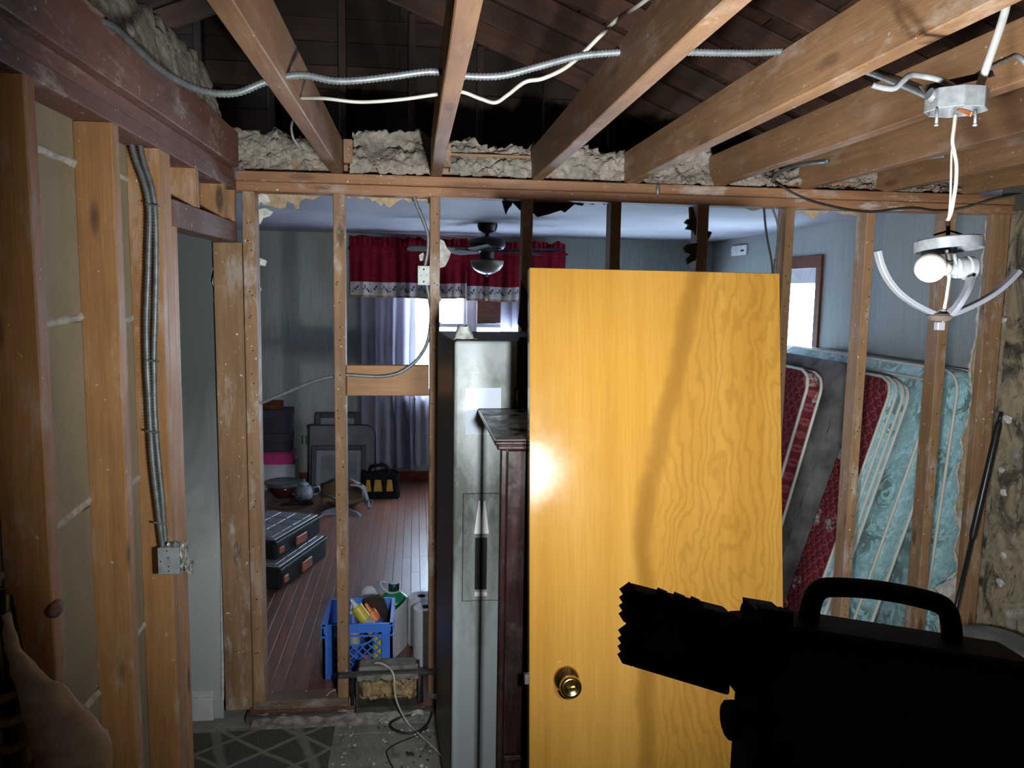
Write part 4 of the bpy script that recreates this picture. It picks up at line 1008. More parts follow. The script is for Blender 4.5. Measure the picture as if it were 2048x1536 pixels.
M_YELT = plain('yellow_tube', (.52,.42,.03), .4); M_ORT = plain('orange_tube', (.72,.16,.03), .4); M_BLUT = plain('blue_label', (.03,.08,.30), .5); M_GRYL = plain('grey_label', (.33,.33,.28), .6); M_BRN = plain('dark_brown_bristle', (.030,.016,.012), .9, var=.3)
ycr = CY+.10
cartridge('yellow caulk tube with a grey label leaning in the blue crate', aY(764,1285,ycr), aY(712,1213,ycr), .030, M_YELT, M_GRYL, M_WHITE)
cartridge('orange caulk tube with a blue label leaning in the blue crate', aY(786,1272,ycr+.07)-V((.035,0,0)), aY(740,1222,ycr+.07), .028, M_ORT, M_BLUT, M_ORT)
cartridge('dark blue caulk tube standing low behind the stud in the blue crate', (cx0+.155,ycr-.04,cz0+.02), (cx0+.13,ycr+.02,cz0+.27), .026, M_BLUT, M_GRYL, M_WHITE)
pb = aY(752,1205,ycr+.15)
t = thing('cloth_bundle', (pb.x, pb.y, cz0+.1), 'dark brown folded cloth standing in the crate behind the orange tube', 'cloth')
obj('fold', MB().poly([aY(x, y, ycr+.14) for x, y in ((726,1200),(742,1194),(762,1193),(770,1205),(778,1230),(772,1300),(735,1300),(728,1240))], (0,.03,0)), M_BRN, t, bevel=.008)
obj('fold', MB().poly([aY(x, y, ycr+.18) for x, y in ((738,1198),(758,1190),(768,1197),(774,1215),(770,1290),(745,1290))], (0,.028,0)), M_BRN, t, bevel=.008)
for k, (x, z, col, nm) in enumerate(((.10,.06,M_YELT,'yellow'),(.20,.05,M_ORANGE,'orange'),(.255,.16,M_YELT,'yellow'),(.06,.11,M_DK,'black'))):
    t = thing('paint_jar', (cx0+x, CY+.05, cz0+.012+z*0), ('small yellow lidded jar low at the crate lattice behind the stud','small orange lidded jar low at the crate lattice','tall yellow jar at the crate lattice by the paper rolls','black jar in the dark end of the blue crate')[k], 'jar', 'jars inside the blue crate')
    hgt = .05+z*.9
    obj('jar', MB().lathe([(.024,0),(.026,.004),(.026,hgt-.012),(.020,hgt-.008)], (cx0+x, CY+.05, cz0+.012), 14), col if z > .04 else M_DK, t, smooth_='auto')
    obj('cap', MB().lathe([(.021,hgt-.007),(.022,hgt),(.020,hgt+.012)], (cx0+x, CY+.05, cz0+.012), 14), M_DK, t, smooth_='auto')
# paper rolls
M_TOWEL = plain('white_paper_towel', (.60,.61,.63), .9, var=.05, scale=60, bumpd=.001); M_CARD = plain('brown_card_core', (.16,.09,.05), .9)
def roll(label, c, r, h, sheet=None):
    t = thing('paper_towel_roll', c, label, 'paper roll', 'paper towel rolls by the crate'); c = V(c)
    obj('roll', MB().lathe([(r-.004,0),(r,.004),(r,h-.004),(r-.004,h),(.021,h),(.021,.01)], c, 32), M_TOWEL, t, smooth_='auto')
    obj('core', MB().lathe([(.0215,h-.03),(.0215,h+.0006),(.0195,h+.0006),(.0195,h-.10)], c, 20), M_CARD, t, smooth_='auto', label='brown cardboard core')
    if sheet:
        obj('loose_sheet', MB().grid(lambda u, v: (c.x-r-.002-.05*math.sin(u*1.5)*u - .02*u, c.y-.0-sheet*u, c.z+.002+(h-.004)*v - .0*u), 10, 6), M_TOWEL, t, smooth_=True, recalc=False)
pA = aZ(843, 1283, ZF); pA = aY(842, 1190, pA.y)
roll('white paper towel roll farther from the stud with a loose sheet hanging', (aY(843,1200,4.02).x, 4.02, ZF+.001), .072, aY(842,1192,4.02).z-ZF-.001, .20)
roll('white paper towel roll standing against the dark refrigerator side', (aY(853,1212,3.80).x, 3.80, ZF+.001), .066, aY(851,1213,3.80).z-ZF-.001)
# green jug
def greenmat():
    t = NT('green_translucent_plastic'); return t.set((.012,.24,.09), .25)
M_GREEN = greenmat(); M_CAPG = plain('dark_green_cap', (.012,.035,.028), .4)
p = V((aY(788,1200,4.22).x, 4.22, ZF)); hz = aY(788,1183,4.22).z-ZF
th = thing('cleaner_jug', p, 'green plastic jug with dark screw cap and clear carry ring', 'jug')
def jug(u, v):
    a = 2*PI*u; prof = .088 if v < .72 else .088*(1-.62*((v-.72)/.28)**1.6); prof *= 1-.04*math.cos(v*40)*(v < .7)
    return (p.x+prof*math.cos(a)*1.0, p.y+prof*math.sin(a)*.8, ZF+.002+hz*v)
obj('body', MB().grid(jug, 30, 30), M_GREEN, th, smooth_=True)
obj('neck', MB().lathe([(.033,hz-.004),(.031,hz+.01)], p, 18), M_GREEN, th, smooth_=True)
obj('cap', MB().lathe([(.028,hz+.01),(.030,hz+.014),(.030,hz+.045),(.026,hz+.050),(.004,hz+.050)], p, 22), M_CAPG, th, smooth_='auto')
obj('carry_ring', MB().tube(smooth([(p.x+.03,p.y-.02,ZF+hz+.006),(p.x-.02,p.y-.035,ZF+hz+.006),(p.x-.06,p.y-.02,ZF+hz+.03),(p.x-.07,p.y,ZF+hz+.055),(p.x-.03,p.y+.02,ZF+hz+.04)]), .005, 6), M_WHITE, th, smooth_=True, label='clear white carry ring')
p2 = aZ(745, 1225, ZF+.2)
tag(obj('plastic_tub', MB().ball((aY(738,1196,4.3).x, 4.3, ZF+.12), .10, 16, 8, (.55,.4,.9)), M_WHITE, smooth_=True), 'white rounded tub showing behind the blue crate and green jug', 'tub')
# ================================================================== yellow door slab leaning on the cabinet
def veneer():
    t = NT('varnished_birch_veneer'); tc = t.n('ShaderNodeTexCoord'); sp = t.n('ShaderNodeSeparateXYZ'); t.l(tc.outputs['Object'], sp.inputs[0])
    c = t.co((1,1,.22), rnd=False); lo = t.co((1,1,.035), rnd=False); iso = t.co((1,1,1), rnd=False)
    warp = t.noise(t.co((1,1,.45), rnd=False), 5.2, 4, .55, .3); warp2 = t.noise(t.co((1,1,.5), rnd=False), 17, 3, .5)
    x = t.math('ADD', sp.outputs['X'], t.math('MULTIPLY', t.math('SUBTRACT', warp, .5), .30)); x = t.math('ADD', x, t.math('MULTIPLY', t.math('SUBTRACT', warp2, .5), .02))
    band = t.math('SINE', t.math('MULTIPLY', x, 230.0)); bandf = t.ramp(t.math('MULTIPLY_ADD', band, .5), [(.0, 0.0), (.55, .1), (1.0, 1.0)])
    t.t.nodes[-2].inputs[2].default_value = .5
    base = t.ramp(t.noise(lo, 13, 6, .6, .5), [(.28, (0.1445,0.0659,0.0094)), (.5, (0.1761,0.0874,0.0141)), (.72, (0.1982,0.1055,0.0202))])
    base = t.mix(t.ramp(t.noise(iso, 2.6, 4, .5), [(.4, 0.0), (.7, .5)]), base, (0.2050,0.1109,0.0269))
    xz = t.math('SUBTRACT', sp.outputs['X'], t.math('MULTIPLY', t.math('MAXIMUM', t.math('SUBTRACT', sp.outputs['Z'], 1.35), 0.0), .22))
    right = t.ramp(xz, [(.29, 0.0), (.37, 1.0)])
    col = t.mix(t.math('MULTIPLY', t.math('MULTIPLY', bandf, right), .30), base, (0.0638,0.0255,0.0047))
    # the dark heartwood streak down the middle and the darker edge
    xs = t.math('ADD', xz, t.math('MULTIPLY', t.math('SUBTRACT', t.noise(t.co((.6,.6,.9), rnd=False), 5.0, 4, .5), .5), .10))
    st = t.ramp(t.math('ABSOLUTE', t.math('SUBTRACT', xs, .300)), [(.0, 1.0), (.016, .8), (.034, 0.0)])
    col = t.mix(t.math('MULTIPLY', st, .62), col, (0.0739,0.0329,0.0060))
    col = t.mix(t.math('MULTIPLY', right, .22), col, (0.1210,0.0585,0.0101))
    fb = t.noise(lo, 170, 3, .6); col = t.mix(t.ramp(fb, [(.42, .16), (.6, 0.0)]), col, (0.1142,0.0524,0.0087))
    g = t.noise(iso, 55, 3, .5); t.bump(g, .0006, .12)
    return t.set(col, t.ramp(t.noise(iso, 6, 4, .6), [(.35, .10), (.7, .20)]), Specular_IOR_Level=.16)
M_VENEER = veneer(); M_DOOREDGE = plain('door_edge_wood', (.45,.22,.05), .5)
LEAN = .30
def dhit(px, py):
    d = _ray(px, py); k = LEAN/1.96; t = (2.04 - k*(1.965-1.90))/(d.y - k*d.z); return CAM + d*t
TL, TR = dhit(1060, 543), dhit(1559, 539); BR_ = dhit(1594, 1250); BL_ = dhit(1090, 1360)
ux = ((TR-TL) + (BR_-dhit(1087,1250))); ux.y = 0; ux.normalize()
up = V((0, LEAN/1.96, 1)).normalized(); up = (up - ux*up.dot(ux)).normalized(); fn_ = up.cross(ux)*-1     # towards the wall
if fn_.y < 0: fn_ = -fn_
dw = .672
topm = (TL+TR)/2; foot = topm - up*(topm.z/up.z)
dorg = foot - ux*dw/2 + up*.004
MD = Matrix(((ux.x,fn_.x,up.x,dorg.x),(ux.y,fn_.y,up.y,dorg.y),(ux.z,fn_.z,up.z,dorg.z),(0,0,0,1)))
DH = topm.z/up.z - .004; DT = .034
door = thing('door_slab', foot, 'golden varnished wooden door slab leaning on the dark cabinet', 'door slab')
obj('face_panel', MB().box((0,0,0),(dw,DT,DH)), M_VENEER, door, M=MD, bevel=.0015)
kl = MD.inverted() @ dhit(1130, 1358)
M_BRASS = plain('polished_brass', (.62,.47,.20), .16, 1.0, var=.05)
MK = MD @ Matrix.Translation((kl.x+.003, 0, kl.z))
kn = obj('door_knob', MB().lathe([(.0335,0),(.033,.004),(.028,.010),(.016,.014),(.013,.022),(.013,.034),(.020,.040),(.0265,.050),(.0275,.060),(.0255,.068),(.018,.071),(.0165,.069),(.002,.069)], (0,0,0), 32, 'Y'), M_BRASS, door, M=MK, smooth_=True, label='brass knob with turn button')
# lathe along Y builds towards -Y (out of the door face)
obj('turn_button', MB().box((-.009,-.0745,-.003),(.009,-.068,.003)), M_BRASS, kn, M=MK, bevel=.001)
ll = MD.inverted() @ dhit(1086, 1357)
obj('latch_bolt', MB().box((-.011,.008,kl.z-.013),(.001,.024,kl.z+.013)).box((-.007,.010,kl.z-.004),(-.0115,.022,kl.z+.004)), M_CHROME, door, M=MD, bevel=.001, label='steel latch bolt')
for z in (.25, 1.06, 1.74):
    obj('hinge_leaf', MB().box((dw-.001,.004,z-.04),(dw+.0015,.03,z+.04)), M_CHROME, door, M=MD)

# ================================================================== refrigerator and cabinet
M_FRIDGESIDE = plain('dark_brown_refrigerator_side', (.045,.028,.022), .42, var=.25, scale=6)
def fridgemat():
    t = NT('sooty_pale_refrigerator_enamel'); c = t.co((1,1,.5), rnd=False); tc = t.n('ShaderNodeTexCoord'); sp = t.n('ShaderNodeSeparateXYZ'); t.l(tc.outputs['Object'], sp.inputs[0])
    f = t.noise(c, 7, 6, .62, .4); d = t.noise(t.co((1,1,1), rnd=False), 130, 3)
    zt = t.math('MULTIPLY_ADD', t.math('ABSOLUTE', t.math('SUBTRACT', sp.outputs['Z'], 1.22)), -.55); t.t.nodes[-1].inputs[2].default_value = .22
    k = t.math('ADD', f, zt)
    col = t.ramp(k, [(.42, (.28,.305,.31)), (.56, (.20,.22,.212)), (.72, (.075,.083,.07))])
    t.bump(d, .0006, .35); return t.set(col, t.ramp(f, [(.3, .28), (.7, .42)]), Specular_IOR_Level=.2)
M_FRIDGE = fridgemat()
FLp = aY(910, 682, 2.60); FBp = aZ(876, 660, FLp.z); FHt = FLp.z
fdir = (V((FBp.x, FBp.y, 0)) - V((FLp.x, FLp.y, 0))).normalized(); fx = V((fdir.y, -fdir.x, 0))
MF = Matrix(((fx.x, fdir.x, 0, FLp.x), (fx.y, fdir.y, 0, FLp.y), (0, 0, 1, 0), (0,0,0,1)))      # local: x right, y to the back, z up
fd = .70; fw_ = .86
fr = thing('refrigerator', MF @ V((fw_/2, fd/2, 0)), 'tall refrigerator with sooty pale door and dark brown side, beside the bare studs', 'refrigerator')
obj('cabinet_body', MB().box((0,.055,.02),(fw_,fd,FHt-.004)), M_FRIDGESIDE, fr, M=MF, bevel=.006)
for xq in (.03, fw_-.08):
    for yq in (.1, fd-.08): obj('foot', MB().box((xq,yq,0),(xq+.05,yq+.05,.02)), M_DK, fr, M=MF)
xd = (MF.inverted() @ aY(1037, 683, 2.6)).x
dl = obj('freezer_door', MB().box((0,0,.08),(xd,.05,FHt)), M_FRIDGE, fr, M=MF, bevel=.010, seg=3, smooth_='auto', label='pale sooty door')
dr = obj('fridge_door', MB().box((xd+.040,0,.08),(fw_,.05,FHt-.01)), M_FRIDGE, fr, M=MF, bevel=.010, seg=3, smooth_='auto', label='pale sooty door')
def fp(px, py):
    d = MF.inverted().to_3x3() @ _ray(px, py); o_ = MF.inverted() @ CAM; t = -o_.y/d.y; return o_ + d*t
h0, h1 = fp(927, 988), fp(957, 1200)
xr_ = h1.x+.03
obj('handle_recess', MB().box((h0.x,-.003,h1.z),(xr_,.0,h0.z)), M_FRIDGE, dl, M=MF, bevel=.0012)
obj('recess_groove', MB().box((h0.x-.0022,-.0012,h1.z-.002),(h0.x,-.0002,h0.z+.002)).box((h0.x,-.0012,h0.z),(xr_,-.0002,h0.z+.002)).box((h0.x,-.0012,h1.z-.002),(xr_,-.0002,h1.z)), M_DK, dl, M=MF)
s0, s1 = fp(950, 1075), fp(957, 1178)
obj('handle_slot', MB().box((s0.x,-.0042,s1.z),(s0.x+.03,-.003,s0.z)), M_DK, dl, M=MF, label='dark handle slot')
q0, q1, q2 = fp(956, 1000), fp(947, 1066), fp(957, 1066)
obj('handle_tip', MB().poly([(q0.x,-.012,q0.z),(q1.x,-.012,q1.z),(q2.x+.012,-.012,q2.z),(q0.x+.006,-.012,q0.z)], (0,.009,0)), M_BASEWHITE, dl, M=MF, label='white handle tip', bevel=.001)
q1, q2 = fp(948, 1182), fp(957, 1190)
obj('handle_tip', MB().box((q1.x,-.012,q2.z),(q2.x+.01,-.003,q1.z)), M_BASEWHITE, dl, M=MF, label='white handle tip', bevel=.001)
obj('hinge_cover', MB().box((xd+.01,.02,FHt-.02),(xd+.035,.05,FHt+.012)), M_DK, fr, M=MF, bevel=.003)
for z0, z1 in ((1.50,1.62),(1.36,1.46)):
    obj('dispenser_panel', MB().box((xd+.004,.030,z0),(xd+.040,.052,z1)), M_DK, fr, M=MF, bevel=.003)
pz0, pz1 = fp(931, 776), fp(1001, 868)
tag(obj('paper_sheet', MB().box((pz0.x,-.0012,pz1.z),(pz1.x,-.0004,pz0.z)), plain('blank_white_paper', (.42,.47,.55), .55, var=.04), M=MF), 'white sheet of paper stuck on the pale refrigerator door', 'paper')
pz0, pz1 = fp(1029, 775), fp(1041, 816)
ph = thing('photo_strip', MF @ V((pz0.x, -.002, pz1.z)), 'small black and white photo strip on the refrigerator door edge', 'photo')
obj('backing', MB().box((pz0.x,-.0022,pz1.z),(pz1.x,-.0008,pz0.z)), M_DK, ph, M=MF)
obj('image_area', MB().poly([(pz0.x+.006,-.0028,pz0.z-.004),(pz0.x+.013,-.0028,pz0.z-.012),(pz0.x+.010,-.0028,pz0.z-.03),(pz0.x+.014,-.0028,pz1.z+.006),(pz0.x+.005,-.0028,pz1.z+.006),(pz0.x+.004,-.0028,pz0.z-.03)], (0,.0006,0)), plain('grey_photo', (.30,.30,.29), .5, var=.5, scale=60), ph, M=MF)
# broken bowl / cup lying on top
c = fp(930, 682); cb_ = MB()
cb_.grid(lambda u, v: (c.x+.005+.036*math.cos(2*PI*u)*(1-.45*v)+.004*noise.noise(V((u*9, v*4, 2))), .085+.036*math.sin(2*PI*u)*(1-.45*v), FHt+.002+.042*v+.012*noise.noise(V((math.cos(2*PI*u)*2, math.sin(2*PI*u)*2, 1)))*v), 22, 6)
M_SHELL = plain('sooty_white_bowl', (.40,.42,.38), .5, var=.35, scale=30)
b_ = thing('broken_bowl', MF @ V((c.x, .085, FHt)), 'broken sooty white bowl upside down on top of the refrigerator', 'bowl')
obj('shell', cb_, M_SHELL, b_, M=MF, smooth_=True); obj('shard', MB().poly([(c.x-.03,.06,FHt-.002),(c.x+.05,.06,FHt-.002),(c.x+.055,.11,FHt-.002),(c.x-.02,.12,FHt-.002)], (0,0,.006)), M_SHELL, b_, M=MF)

M_MAHOG = NT('polished_dark_mahogany')
def mah():
    t = M_MAHOG; c = t.co((1,1,.12), rnd=False); f = t.noise(c, 26, 6, .6, 1.2); d = t.noise(t.co((1,1,1), rnd=False), 6, 6, .7)
    col = t.ramp(f, [(.32, (.006,.003,.003)), (.55, (.015,.006,.006)), (.72, (.028,.010,.010))]); col = t.mix(t.ramp(d, [(.5, 0.0), (.8, .22)]), col, (.06,.055,.06))
    return t.set(col, t.ramp(d, [(.4, .17), (.75, .34)]), Coat_Weight=.1, Coat_Roughness=.08)
M_MAHOG = mah()
def mirrorlac():
    t = NT('polished_black_lacquer'); d = t.noise(t.co((1,1,1), rnd=False), 5, 4, .6)
    return t.set((.006,.005,.005), t.ramp(d, [(.4, .025), (.75, .07)]), Coat_Weight=1.0, Coat_Roughness=.02, IOR=1.9)
M_LACQ = mirrorlac()
M_TOPW = NT('scuffed_black_cabinet_top')
def topw():
    t = M_TOPW; d = t.noise(t.co((1,1,1), rnd=False), 9, 7, .65, .6)
    return t.set(t.ramp(d, [(.42, (.010,.010,.009)), (.52, (.10,.11,.095)), (.7, (.17,.18,.16))]), t.ramp(d, [(.4, .2), (.6, .6)]))
M_TOPW = topw()
CYF, CYB = 2.045, 2.585; CXL = .226; CZT = 1.512; CXR = .93
cbt = thing('cabinet', ((CXL+CXR)/2, (CYF+CYB)/2, 0), 'tall dark mahogany cabinet with a moulded top in front of the refrigerator', 'cabinet')
obj('carcass', MB().box((CXL,CYF+.02,.06),(CXR,CYB,CZT-.0275)), M_MAHOG, cbt, bevel=.002)
obj('side_panel', MB().box((CXL-.003,CYF+.004,.06),(CXL-.0005,CYB-.002,CZT-.0275)), M_LACQ, cbt, label='mirror-glossy black side')
obj('plinth', MB().box((CXL+.01,CYF+.03,0),(CXR-.01,CYB-.01,.06)), M_MAHOG, cbt)
obj('top', MB().box((CXL-.020,CYF-.012,CZT-.014),(CXR+.02,CYB,CZT-.001)), M_MAHOG, cbt, bevel=.005, seg=2)
obj('top_inlay', MB().box((CXL-.014,CYF-.006,CZT-.002),(CXR+.014,CYB-.003,CZT)), M_TOPW, cbt, label='scuffed black top surface')
obj('moulding', MB().box((CXL-.012,CYF-.007,CZT-.027),(CXR+.012,CYB,CZT-.0145)), M_MAHOG, cbt, bevel=.004, seg=2)
obj('stile', MB().box((CXL,CYF,.06),(CXL+.014,CYF+.0195,CZT-.028)), M_MAHOG, cbt, bevel=.002)
obj('stile', MB().box((CXR-.014,CYF,.06),(CXR,CYF+.0195,CZT-.028)), M_MAHOG, cbt, bevel=.002)
zd = aY(1040, 1512, CYF).z
obj('door', MB().box((CXL+.017,CYF+.002,zd+.006),((CXL+CXR)/2-.001,CYF+.0195,CZT-.030)), M_MAHOG, cbt, bevel=.0025)
obj('door', MB().box(((CXL+CXR)/2+.001,CYF+.002,zd+.006),(CXR-.017,CYF+.0195,CZT-.030)), M_MAHOG, cbt, bevel=.0025)
drw = obj('drawer', MB().box((CXL+.017,CYF+.0,.075),(CXR-.017,CYF+.0195,zd)), M_MAHOG, cbt, bevel=.003)
obj('drawer_lip', MB().box((CXL+.02,CYF-.008,zd-.012),(CXR-.02,CYF-.0005,zd-.002)), M_MAHOG, drw, bevel=.002)

# ================================================================== work light close to the camera
M_LB = plain('black_lamp_housing', (.012,.010,.009), .8, var=.1, Specular_IOR_Level=.15); M_LENS = plain('led_lens', (.9,.9,.85), .3)
t = NT('lit_led_lens'); t.b.inputs['Emission Color'].default_value = (1,.92,.8,1); t.b.inputs['Emission Strength'].default_value = 6; M_LENS = t.set((.8,.8,.75), .3)
WL = thing('work_light', (.40, .555, 0), 'black twin head work light with carry handle, its panels turned to the yellow door', 'work light')
hy = .60
hc = [aY(x, y, hy) for x, y in ((1267,1182),(1472,1234),(1462,1396),(1262,1336))]
hd_ = obj('lamp_head', MB().poly(hc, (0,.024,0)), M_LB, WL, bevel=.004, seg=2)
fm = MB()
for k in range(9):
    if k == 4: continue
    a = hc[3] + (hc[0]-hc[3])*((k+.6)/9.2)
    fm.add([a+V((.002,.003,.0046)), a+V((.002,.003,-.0046)), a+V((-.0065,.003,-.0015)), a+V((.002,.02,.0046)), a+V((.002,.02,-.0046)), a+V((-.0065,.02,-.0015))], [(0,1,2),(5,4,3),(0,3,4,1),(1,4,5,2),(2,5,3,0)])
obj('cooling_fin', fm, M_LB, hd_)
fm = MB()
for k, (x0, x1) in enumerate(((1318,1346),(1352,1382),(1386,1412))):
    a, b = hc[0] + (hc[1]-hc[0])*((x0-1267)/205), hc[0] + (hc[1]-hc[0])*((x1-1267)/205)
    fm.add([a+V((0,.005,-.002)), b+V((0,.005,-.002)), b+V((-.002,.005,.004)), a+V((.002,.005,.004)), a+V((0,.012,-.002)), b+V((0,.012,-.002)), b+V((-.002,.012,.004)), a+V((.002,.012,.004))], [(0,1,2,3),(7,6,5,4),(0,4,5,1),(1,5,6,2),(2,6,7,3),(3,7,4,0)])
obj('top_clip', fm, M_LB, hd_)
ins = [(p - (hc[0]+hc[2])/2)*.86 + (hc[0]+hc[2])/2 + V((0,.0245,0)) for p in hc]
obj('lens', MB().poly(ins, (0,.003,0)), M_LENS, hd_, label='lit led lens')
by = .555
def B(x, y, dy=0): return aY(x, y, by) + V((0, dy, 0))
bc = [B(1530,1250), B(2090,1335), B(2090,1700), B(1500,1700)]
obj('housing', MB().poly(bc, (0,.052,0)), M_LB, WL, bevel=.006, seg=2)
ins = [(p - (bc[0]+bc[2])/2)*.86 + (bc[0]+bc[2])/2 + V((0,.0525,0)) for p in bc]
obj('lens', MB().poly(ins, (0,.003,0)), M_LENS, WL, label='lit led lens')
hp_ = [B(1652,1290,.03), B(1660,1240,.03), B(1676,1210,.03), B(1712,1203,.03), B(1800,1209,.03), B(1890,1226,.03), B(1938,1244,.03), B(1952,1280,.03), B(1954,1335,.03)]
obj('carry_handle', MB().tube(smooth(hp_, 6), lambda t: .0081, 10), M_LB, WL, smooth_=True)
fm = MB()
for k in range(5):
    a, b = B(1534+13.5*k, 1226+2*k), B(1541+13.5*k, 1262+2*k)
    fm.box((a.x, by+.008, b.z), (b.x, by+.018, a.z))
fm.poly([B(1534,1240,.01), B(1596,1250,.01), B(1594,1285,.01), B(1534,1285,.01)], (0,.036,0))
obj('heat_sink', fm, M_LB, WL)
obj('bracket', MB().poly([B(x, y, .02) for x, y in ((1478,1280),(1496,1264),(1534,1262),(1540,1300),(1530,1330),(1522,1400),(1505,1420),(1490,1412),(1488,1384),(1478,1340),(1472,1310))], (0,.022,0)), M_LB, WL, bevel=.002)
kx = B(1489,1470); 
obj('clamp_knob', MB().lathe([(.0138,0),(.0154,.0015),(.0154,.0077),(.0138,.0092)], (B(1474,1470).x, by+.022, kx.z), 14, 'X').lathe([(.0055,.0092),(.0055,.023)], (B(1474,1470).x, by+.022, kx.z), 10, 'X'), M_LB, WL, smooth_='auto')
zb_ = bc[2].z
xm = (bc[0].x+bc[1].x)/2
obj('pole', MB().tube([(xm,by+.045,zb_+.02),(xm,by+.045,.35)], .014), M_LB, WL, smooth_=True)
for k in range(3):
    a = 2*PI*k/3+.5
    obj('leg', MB().tube([(xm,by+.045,.62),(xm+.42*math.cos(a),by+.045+.42*math.sin(a),.010)], .010), M_LB, WL, smooth_=True)

# grey tub behind the work light, by the dirty wall
tb0 = aY(1985, 1290, 2.78); tz = aY(2005, 1276, 2.78).z; M_TUB = plain('dull_grey_plastic', (.16,.16,.16), .6, var=.25); 
tub = thing('bucket', (tb0.x, 2.78, 0), 'dull grey bucket with a yellow strip, behind the work light by the dirty wall', 'bucket')
obj('shell', MB().lathe([(.095,.002),(.10,.004),(.128,tz-.004),(.122,tz-.004),(.095,.012)], (tb0.x, 2.78, 0), 30), M_TUB, tub, smooth_='auto')
obj('rim', MB().lathe([(.122,tz-.016),(.136,tz-.014),(.137,tz-.002),(.122,tz)], (tb0.x, 2.78, 0), 30), M_TUB, tub, smooth_='auto')
obj('yellow_strip', MB().poly([(tb0.x+.0,2.64,tz-.05),(tb0.x+.035,2.64,tz+.01),(tb0.x+.05,2.645,tz+.004),(tb0.x+.018,2.645,tz-.055)], (0,.012,0)), M_YEL, tub, label='yellow strip')

# ================================================================== coat hanging at the first stud
M_CANVAS = plain('tan_brushed_canvas', (.46,.39,.32), .95, var=.12, scale=40, bumpd=.001); M_OLIVE = plain('olive_lining', (.34,.28,.12), .95, var=.3, scale=5); M_DKL = plain('black_lining', (.008,.007,.007), .95)
ct = thing('work_coat', aY(60,1500,1.25), 'tan canvas work coat with dark lining hanging at the nearest bare stud', 'coat')
yc = 1.25
def Q(x, y, d=0): return aY(x, y, yc+d)
SL = smooth([Q(14,1225,.05), Q(26,1290,.04), Q(56,1350,.02), Q(96,1410,.0), Q(132,1470,-.0), Q(150,1530,-.01), Q(150,1600,-.01)], 8)
rad = [10,14,26,44,62,68,66]
def rf(t):
    f = t*(len(rad)-1); i = min(int(f), len(rad)-2); f -= i; f = f*f*(3-2*f); return (rad[i]*(1-f)+rad[i+1]*f)*yc/1595*.98
sm_ = MB().tube(SL, rf, 22, flat=.75)
sm_.v = [p + V((1,.6,.5))*.006*noise.noise(p*16) + V((.004,0,.004))*noise.noise(p*45) for p in sm_.v]
obj('sleeve', sm_, M_CANVAS, ct, smooth_=True)
bd_ = MB().grid(lambda u, v: Q(-60+ (60+26+95*v**1.1)*u, 1190+430*v, .09+.022*math.sin(u*9+v*5)+.015*math.sin(u*21+v*3)), 40, 30)
obj('body_panel', bd_, M_OLIVE, ct, smooth_=True, recalc=False, label='olive folded coat body')
fm = MB()
for k, (pts, r) in enumerate((([(-30,1440),(10,1446),(50,1432),(80,1420)], 13), ([(-30,1490),(20,1500),(60,1480),(96,1466)], 12), ([(-20,1540),(40,1545),(80,1520),(110,1506)], 13), ([(-40,1395),(0,1400),(40,1380),(56,1362)], 12))):
    fm.tube(smooth([Q(x, y, .065) for x, y in pts]), r*yc/1595, 10, flat=.6)
obj('fold', fm, M_OLIVE, ct, smooth_=True)
obj('lining_edge', MB().tube(smooth([Q(6,1180,.06), Q(8,1270,.05), Q(34,1370,.04), Q(78,1450,.03), Q(112,1540,.03), Q(120,1610,.03)]), lambda t: (6+4*t)*yc/1595, 8), M_DKL, ct, smooth_=True, label='black lining edge')
M_RAG = plain('dusty_red_plaster', (.24,.12,.085), .9, var=.3, scale=40, bumpd=.004)
tag(obj('plaster_lump', MB().ball(aX(112,1217,XL+.004), .022, 12, 8, (.5,1.2,.8)), M_RAG, smooth_=True), 'dusty red lump of plaster stuck to the edge of the nearest stud', 'plaster lump')

# ================================================================== rug, floor debris, duct boot, cords
def rugmat():
    t = NT('charcoal_rug'); tc = t.n('ShaderNodeTexCoord'); sp = t.n('ShaderNodeSeparateXYZ'); t.l(tc.outputs['Object'], sp.inputs[0])
    c = t.co((1,1,1), rnd=False); n = t.noise(c, 5, 3); f = t.noise(c, 160, 4, .7)
    def lines(sx, sy, fr):
        q = t.math('ADD', t.math('MULTIPLY', sp.outputs['X'], sx), t.math('MULTIPLY', sp.outputs['Y'], sy)); q = t.math('ADD', q, t.math('MULTIPLY', n, .05))
        return t.ramp(t.math('ABSOLUTE', t.math('SINE', t.math('MULTIPLY', q, fr))), [(.10, 1.0), (.24, 0.0)])
    ln = t.math('MAXIMUM', t.math('MAXIMUM', lines(1, 1.25, 11.5), lines(1, -1.25, 11.5)), t.math('MULTIPLY', lines(1, .35, 9), .8))
    col = t.mix(t.ramp(f, [(.35, 0.0), (.65, 1.0)]), (.05,.046,.038), (.12,.112,.095)); col = t.mix(t.math('MULTIPLY', ln, .85), col, (.27,.25,.215))
    t.bump(f, .004, .8); return t.set(col, 1.0)
M_RUG = rugmat()
rg0, rg1 = aZ(672,1440,.006), aZ(655,1536,.006)
rug = thing('rug', (-.9, 2.9, 0), 'charcoal rug with pale crossing lattice pattern in front of the doorway', 'rug')
def rugp(u, v):
    y = 1.9 + (3.33-1.9)*v; xr = rg1.x + (rg0.x-rg1.x)*max(0, (y-rg1.y)/(rg0.y-rg1.y)); return (-2.2+(xr+2.2)*u, y + .05*u*0, .010+.003*noise.noise(V((u*9, v*6, 0))))
obj('pile', MB().grid(rugp, 60, 40), M_RUG, rug, smooth_=True, recalc=False)
obj('backing', MB().poly([V((rugp(q,r)[0],rugp(q,r)[1],.006)) for q,r in ((0,0),(1,0),(1,1),(0,1))], (0,0,-.005)), M_BLKFAB, rug, recalc=True)
